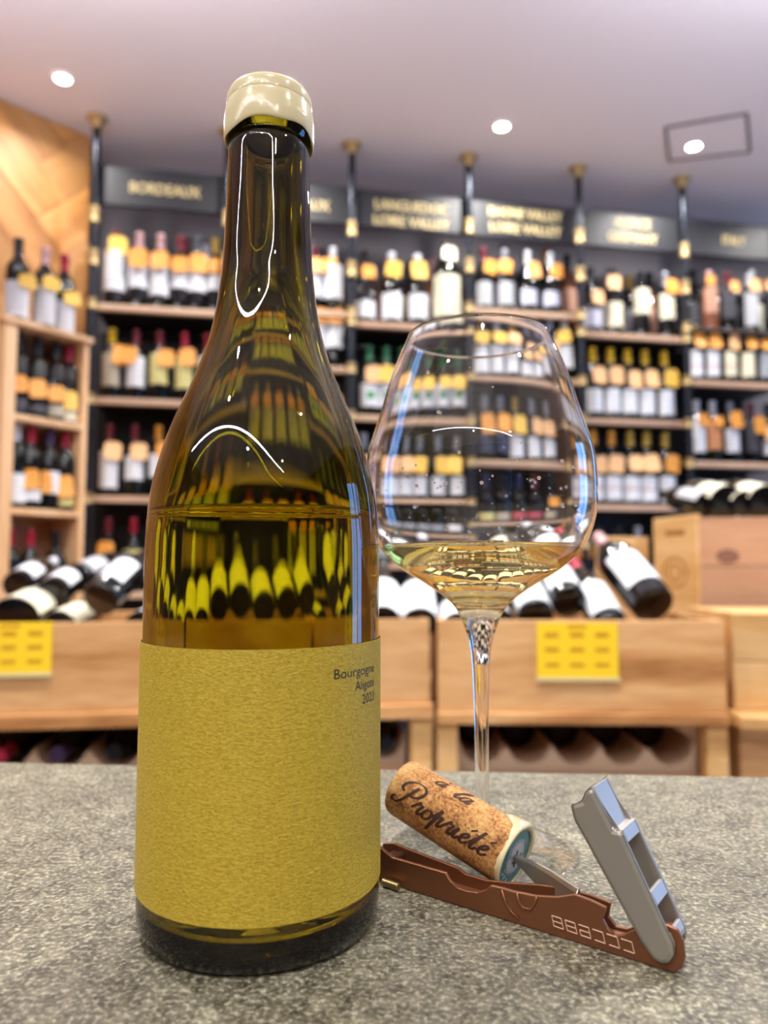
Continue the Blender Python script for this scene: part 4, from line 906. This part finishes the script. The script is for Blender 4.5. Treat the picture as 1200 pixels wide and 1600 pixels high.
def face_text(t, r_, ang, s):
    vs, ff = text_geo(t); xs = [v.x for v in vs]; cx_ = (max(xs)+min(xs))/2
    # baseline towards the rim, reading around the disc
    a = ang; e1 = Vector((-sin(a), cos(a), 0))*-sgn; e2 = Vector((-cos(a), -sin(a), 0))
    return [Vector((r_*cos(a), r_*sin(a), zf_+.0007))+e1*((v.x-cx_)*s)*-sgn*sgn+e2*((v.y-.35)*s) for v in vs], ff
for i, ch in enumerate('99C'):
    vs, ff = face_text(ch, .0090, -sgn*pi/2+sgn*(.0+.34*i), .0034); dg.add(vs, ff)
dg.obj('end_digits', M_white, cork, fix=False)
em = MB()
for pts in (((-.002, -.002), (-.001, 0), (0, .0012), (.0016, .002)), ((-.001, .0), (.0012, -.0004), (.0018, -.002)), ((0, .0012), (-.0012, .0026))):
    em.tube([(p_[0]*1.3-.001, p_[1]*1.3, zf_+.0005) for p_ in pts], .00022, 5)
em.obj('end_emblem', mat('grey_green_ink', '3f5a58', .5), cork, fix=False)

# ================================================================ CORKSCREW
CP = mat('copper_metal', '85563A', .38, .65); SV = mat('satin_steel', 'A09A90', .42, .6); SV2 = mat('bright_steel', 'B4B0AC', .42, .6)
ta = Vector((-.00174, .29605, CT)); tb_ = Vector((.08836, .23045, CT)); td = (tb_-ta).normalized(); tn = Vector((-td.y, td.x, 0))  # tn away from camera
ck = empty('corkscrew', ta, 0, 'copper toned folding corkscrew with raised silver lever, standing on its edge by the cork', 'corkscrew')
T = Matrix((td, tn, Vector((0, 0, 1)))).transposed().to_4x4(); T.translation = ta; ck.matrix_basis = T
Ti = T.inverted()
def tp(px, py, off=0):
    q = Ti @ at_pl(px, py, ta+tn*off, tn); return (q.x, q.z)
def plate(pix, off, th, name, m, bev=.0003, raw=None):
    poly = [tp(x, y, off) for x, y in pix] if raw is None else raw
    return MB().prism(poly, lambda u, v, w_: Vector((u, w_, max(v, .0001))), off, off+th).obj(name, m, ck, bev=bev)
near = [(590, 1379), (700, 1411), (800, 1443), (900, 1474), (1000, 1506), (1054, 1521), (1066, 1511), (1070, 1497), (1067, 1470), (1058, 1453), (1040, 1445), (1012, 1446), (992, 1453), (975, 1461), (960, 1463), (948, 1450), (941, 1436), (947, 1419), (922, 1407), (897, 1398), (870, 1402), (835, 1400), (800, 1393), (784, 1388), (766, 1384), (758, 1391), (746, 1395), (730, 1393), (715, 1388), (703, 1377), (695, 1364), (650, 1351), (612, 1340), (600, 1330), (592, 1323)]
plate(near, 0, .0016, 'near_wall', CP)
far = [(592, 1372), (900, 1462), (1056, 1508), (1064, 1490), (1062, 1462), (1050, 1444), (1020, 1440), (1000, 1446), (980, 1452), (962, 1448), (950, 1432), (954, 1411), (925, 1400), (880, 1388), (845, 1383), (800, 1380), (760, 1376), (726, 1366), (716, 1357), (640, 1328), (615, 1318), (598, 1318)]
u_end = tp(1060, 1500)[0]
plate(far, .0092, .0016, 'far_wall', CP)
MB().box(.003, .0017, .0005, u_end-.003, .0091, .0035).obj('channel_floor', CP, ck, bev=.0002)
MB().box(u_end-.012, .0017, .0036, u_end-.002, .0091, .011).obj('end_block', CP, ck, bev=.0008)
MB().box(.0005, .0017, .0036, .006, .0091, .0095).obj('end_block', mat('dark_brown_metal', '5a3a2c', .4, .6), ck, bev=.0008)
# raised ribs on the near face
def rib(pix, r=.00045):
    MB().tube([Vector((tp(x, y)[0], -.0001, tp(x, y)[1])) for x, y in pix], r, 6).obj('raised_rib', CP, ck, smooth=True)
rib([(784, 1390), (790, 1410), (800, 1426), (812, 1436)]); rib([(808, 1395), (811, 1410), (818, 1419), (830, 1421), (836, 1412), (839, 1401)])
# stamped marks
lg = MB(); g0 = tp(864, 1446); g1 = tp(996, 1491); gd = Vector((g1[0]-g0[0], g1[1]-g0[1])); gl_ = gd.length; gd.normalize(); gup = Vector((-gd.y, gd.x))
SEG = {'t': ((0, 1), (1, 1)), 'm': ((0, .5), (1, .5)), 'b': ((0, 0), (1, 0)), 'L': ((0, .5), (0, 1)), 'l': ((0, 0), (0, .5)), 'R': ((1, .5), (1, 1)), 'r': ((1, 0), (1, .5))}
for i, gs in enumerate(('tmbLlRr', 'tmbLlRr', 'tmbRrl', 'tbRr', 'tbRr', 'tbRr')):
    x0 = gl_*(i/6.0); wd_ = gl_/6*.72
    for s_ in gs:
        (a, b_), (c, d_) = SEG[s_]; P = []
        for (x, y) in ((a, b_), (c, d_)):
            q = Vector(g0)+gd*(x0+x*wd_-(y-.5)*.0009)+gup*(y*.0031); P.append(Vector((q.x, -.00015, q.y)))
        lg.tube(P, .0002, 5)
lg.obj('stamped_marks', mat('pale_stamp', 'd2b096', .4, .3), ck, fix=False)
# pin below the left end
q = tp(618, 1391); MB().tube([Vector((q[0]-.004, -.0028, .0016)), Vector((q[0]+.0035, -.0028, .0014))], .0015, 10).obj('brass_pin', mat('dull_brass', '8f7c50', .35, .7), ck, smooth=False, bev=.0003)
# lever
LO = -.0022
lev = [(912, 1237), (925, 1229), (942, 1229), (960, 1262), (978, 1296), (1030, 1404), (1046, 1452), (1055, 1488), (1055, 1496), (1046, 1507), (1032, 1509), (1020, 1500), (1002, 1474), (897, 1284), (890, 1262), (893, 1257), (908, 1253)]
levf = [(912, 1237), (924, 1231), (958, 1297), (970, 1299), (1051, 1476), (1054, 1494), (1046, 1507), (1032, 1509), (1020, 1500), (1000, 1472), (897, 1284), (890, 1262), (893, 1257), (908, 1253)]
plate(levf, LO, .0022, 'lever', SV, bev=.0014)
LVP = ck.children[-1]
MB().prism([tp(x, y, LO) for x, y in levf], lambda u, v, w_: Vector((u, w_, max(v, .0004))), .0112, .0130).obj('lever_side', SV, ck, bev=.0004)
# web along the upper-right edge with two openings
edge = [tp(x, y, LO) for x, y in ((912, 1237), (924, 1231), (958, 1297), (970, 1299), (1051, 1476), (1054, 1494))]
def along(i0, t0, i1, t1, nm):
    def P(i, t): a, b_ = edge[i], edge[i+1]; return Vector((a[0]+(b_[0]-a[0])*t, a[1]+(b_[1]-a[1])*t))
    pts = [P(i0, t0)]+[Vector(edge[k]) for k in range(i0+1, i1+1)]+([P(i1, t1)] if t1 > 0 else [])
    mb = MB(); th = .0014; poly = [(p_.x, p_.y) for p_ in pts]; 
    inn = []
    for k, p_ in enumerate(pts):
        d_ = (pts[min(k+1, len(pts)-1)]-pts[max(k-1, 0)]).normalized(); inn.append((p_.x-abs(d_.y)*th, p_.y-abs(d_.x)*th*.6))
    mb.prism(poly+inn[::-1], lambda u, v, w_: Vector((u, w_, v)), LO+.0018, .0112).obj(nm, SV2, ck, bev=.0003)
along(0, 0, 3, .12, 'lever_web'); along(3, .56, 3, .69, 'lever_web'); along(3, .92, 4, .5, 'lever_web')
# spiral: shank, blade and coil inside the cork
sa = Ti @ (cb+cdv*.0006); sb_q = tp(903, 1398, .005); sb = Vector((sb_q[0], .0054, sb_q[1]-.0022))
dv = (sb-sa); side = dv.cross(Vector((0, 1, 0))).normalized()
if side.z < 0: side = -side
sh = MB(); prof = [(0, .0011), (.12, .0016), (.35, .0034), (.6, .0041), (1.0, .0042)]
ring = []
for t, hw in prof:
    c = sa+dv*t
    for sy, sz in ((-1, -1), (1, -1), (1, .7), (.4, 1), (-.4, 1), (-1, .7)):
        sh.v.append(c+Vector((0, 1, 0))*sy*.0016+side*sz*hw)
for i in range(len(prof)-1):
    for k in range(6): sh.f.append((i*6+k, i*6+(k+1) % 6, (i+1)*6+(k+1) % 6, (i+1)*6+k))
sh.f += [tuple(range(6)), tuple(range(len(prof)*6-1, len(prof)*6-7, -1))]
sh.obj('screw_shank', mat('worn_steel', 'a39a8c', .3, .75), ck, bev=.0003)
li = (Ti.to_3x3() @ (-cdv)); o1 = li.orthogonal().normalized(); o2 = li.cross(o1); pts = []
for i in range(90):
    t = i/89; a = t*2*pi*5; rr = .0032*min(1, t*6+.1); pts.append(sa+li*(t*.042)+(o1*cos(a)+o2*sin(a))*rr)
MB().tube(pts, [.0010]*80+[.0010*(1-(i+1)/11) for i in range(10)], 8).obj('screw_spiral', SV2, ck, smooth=True)
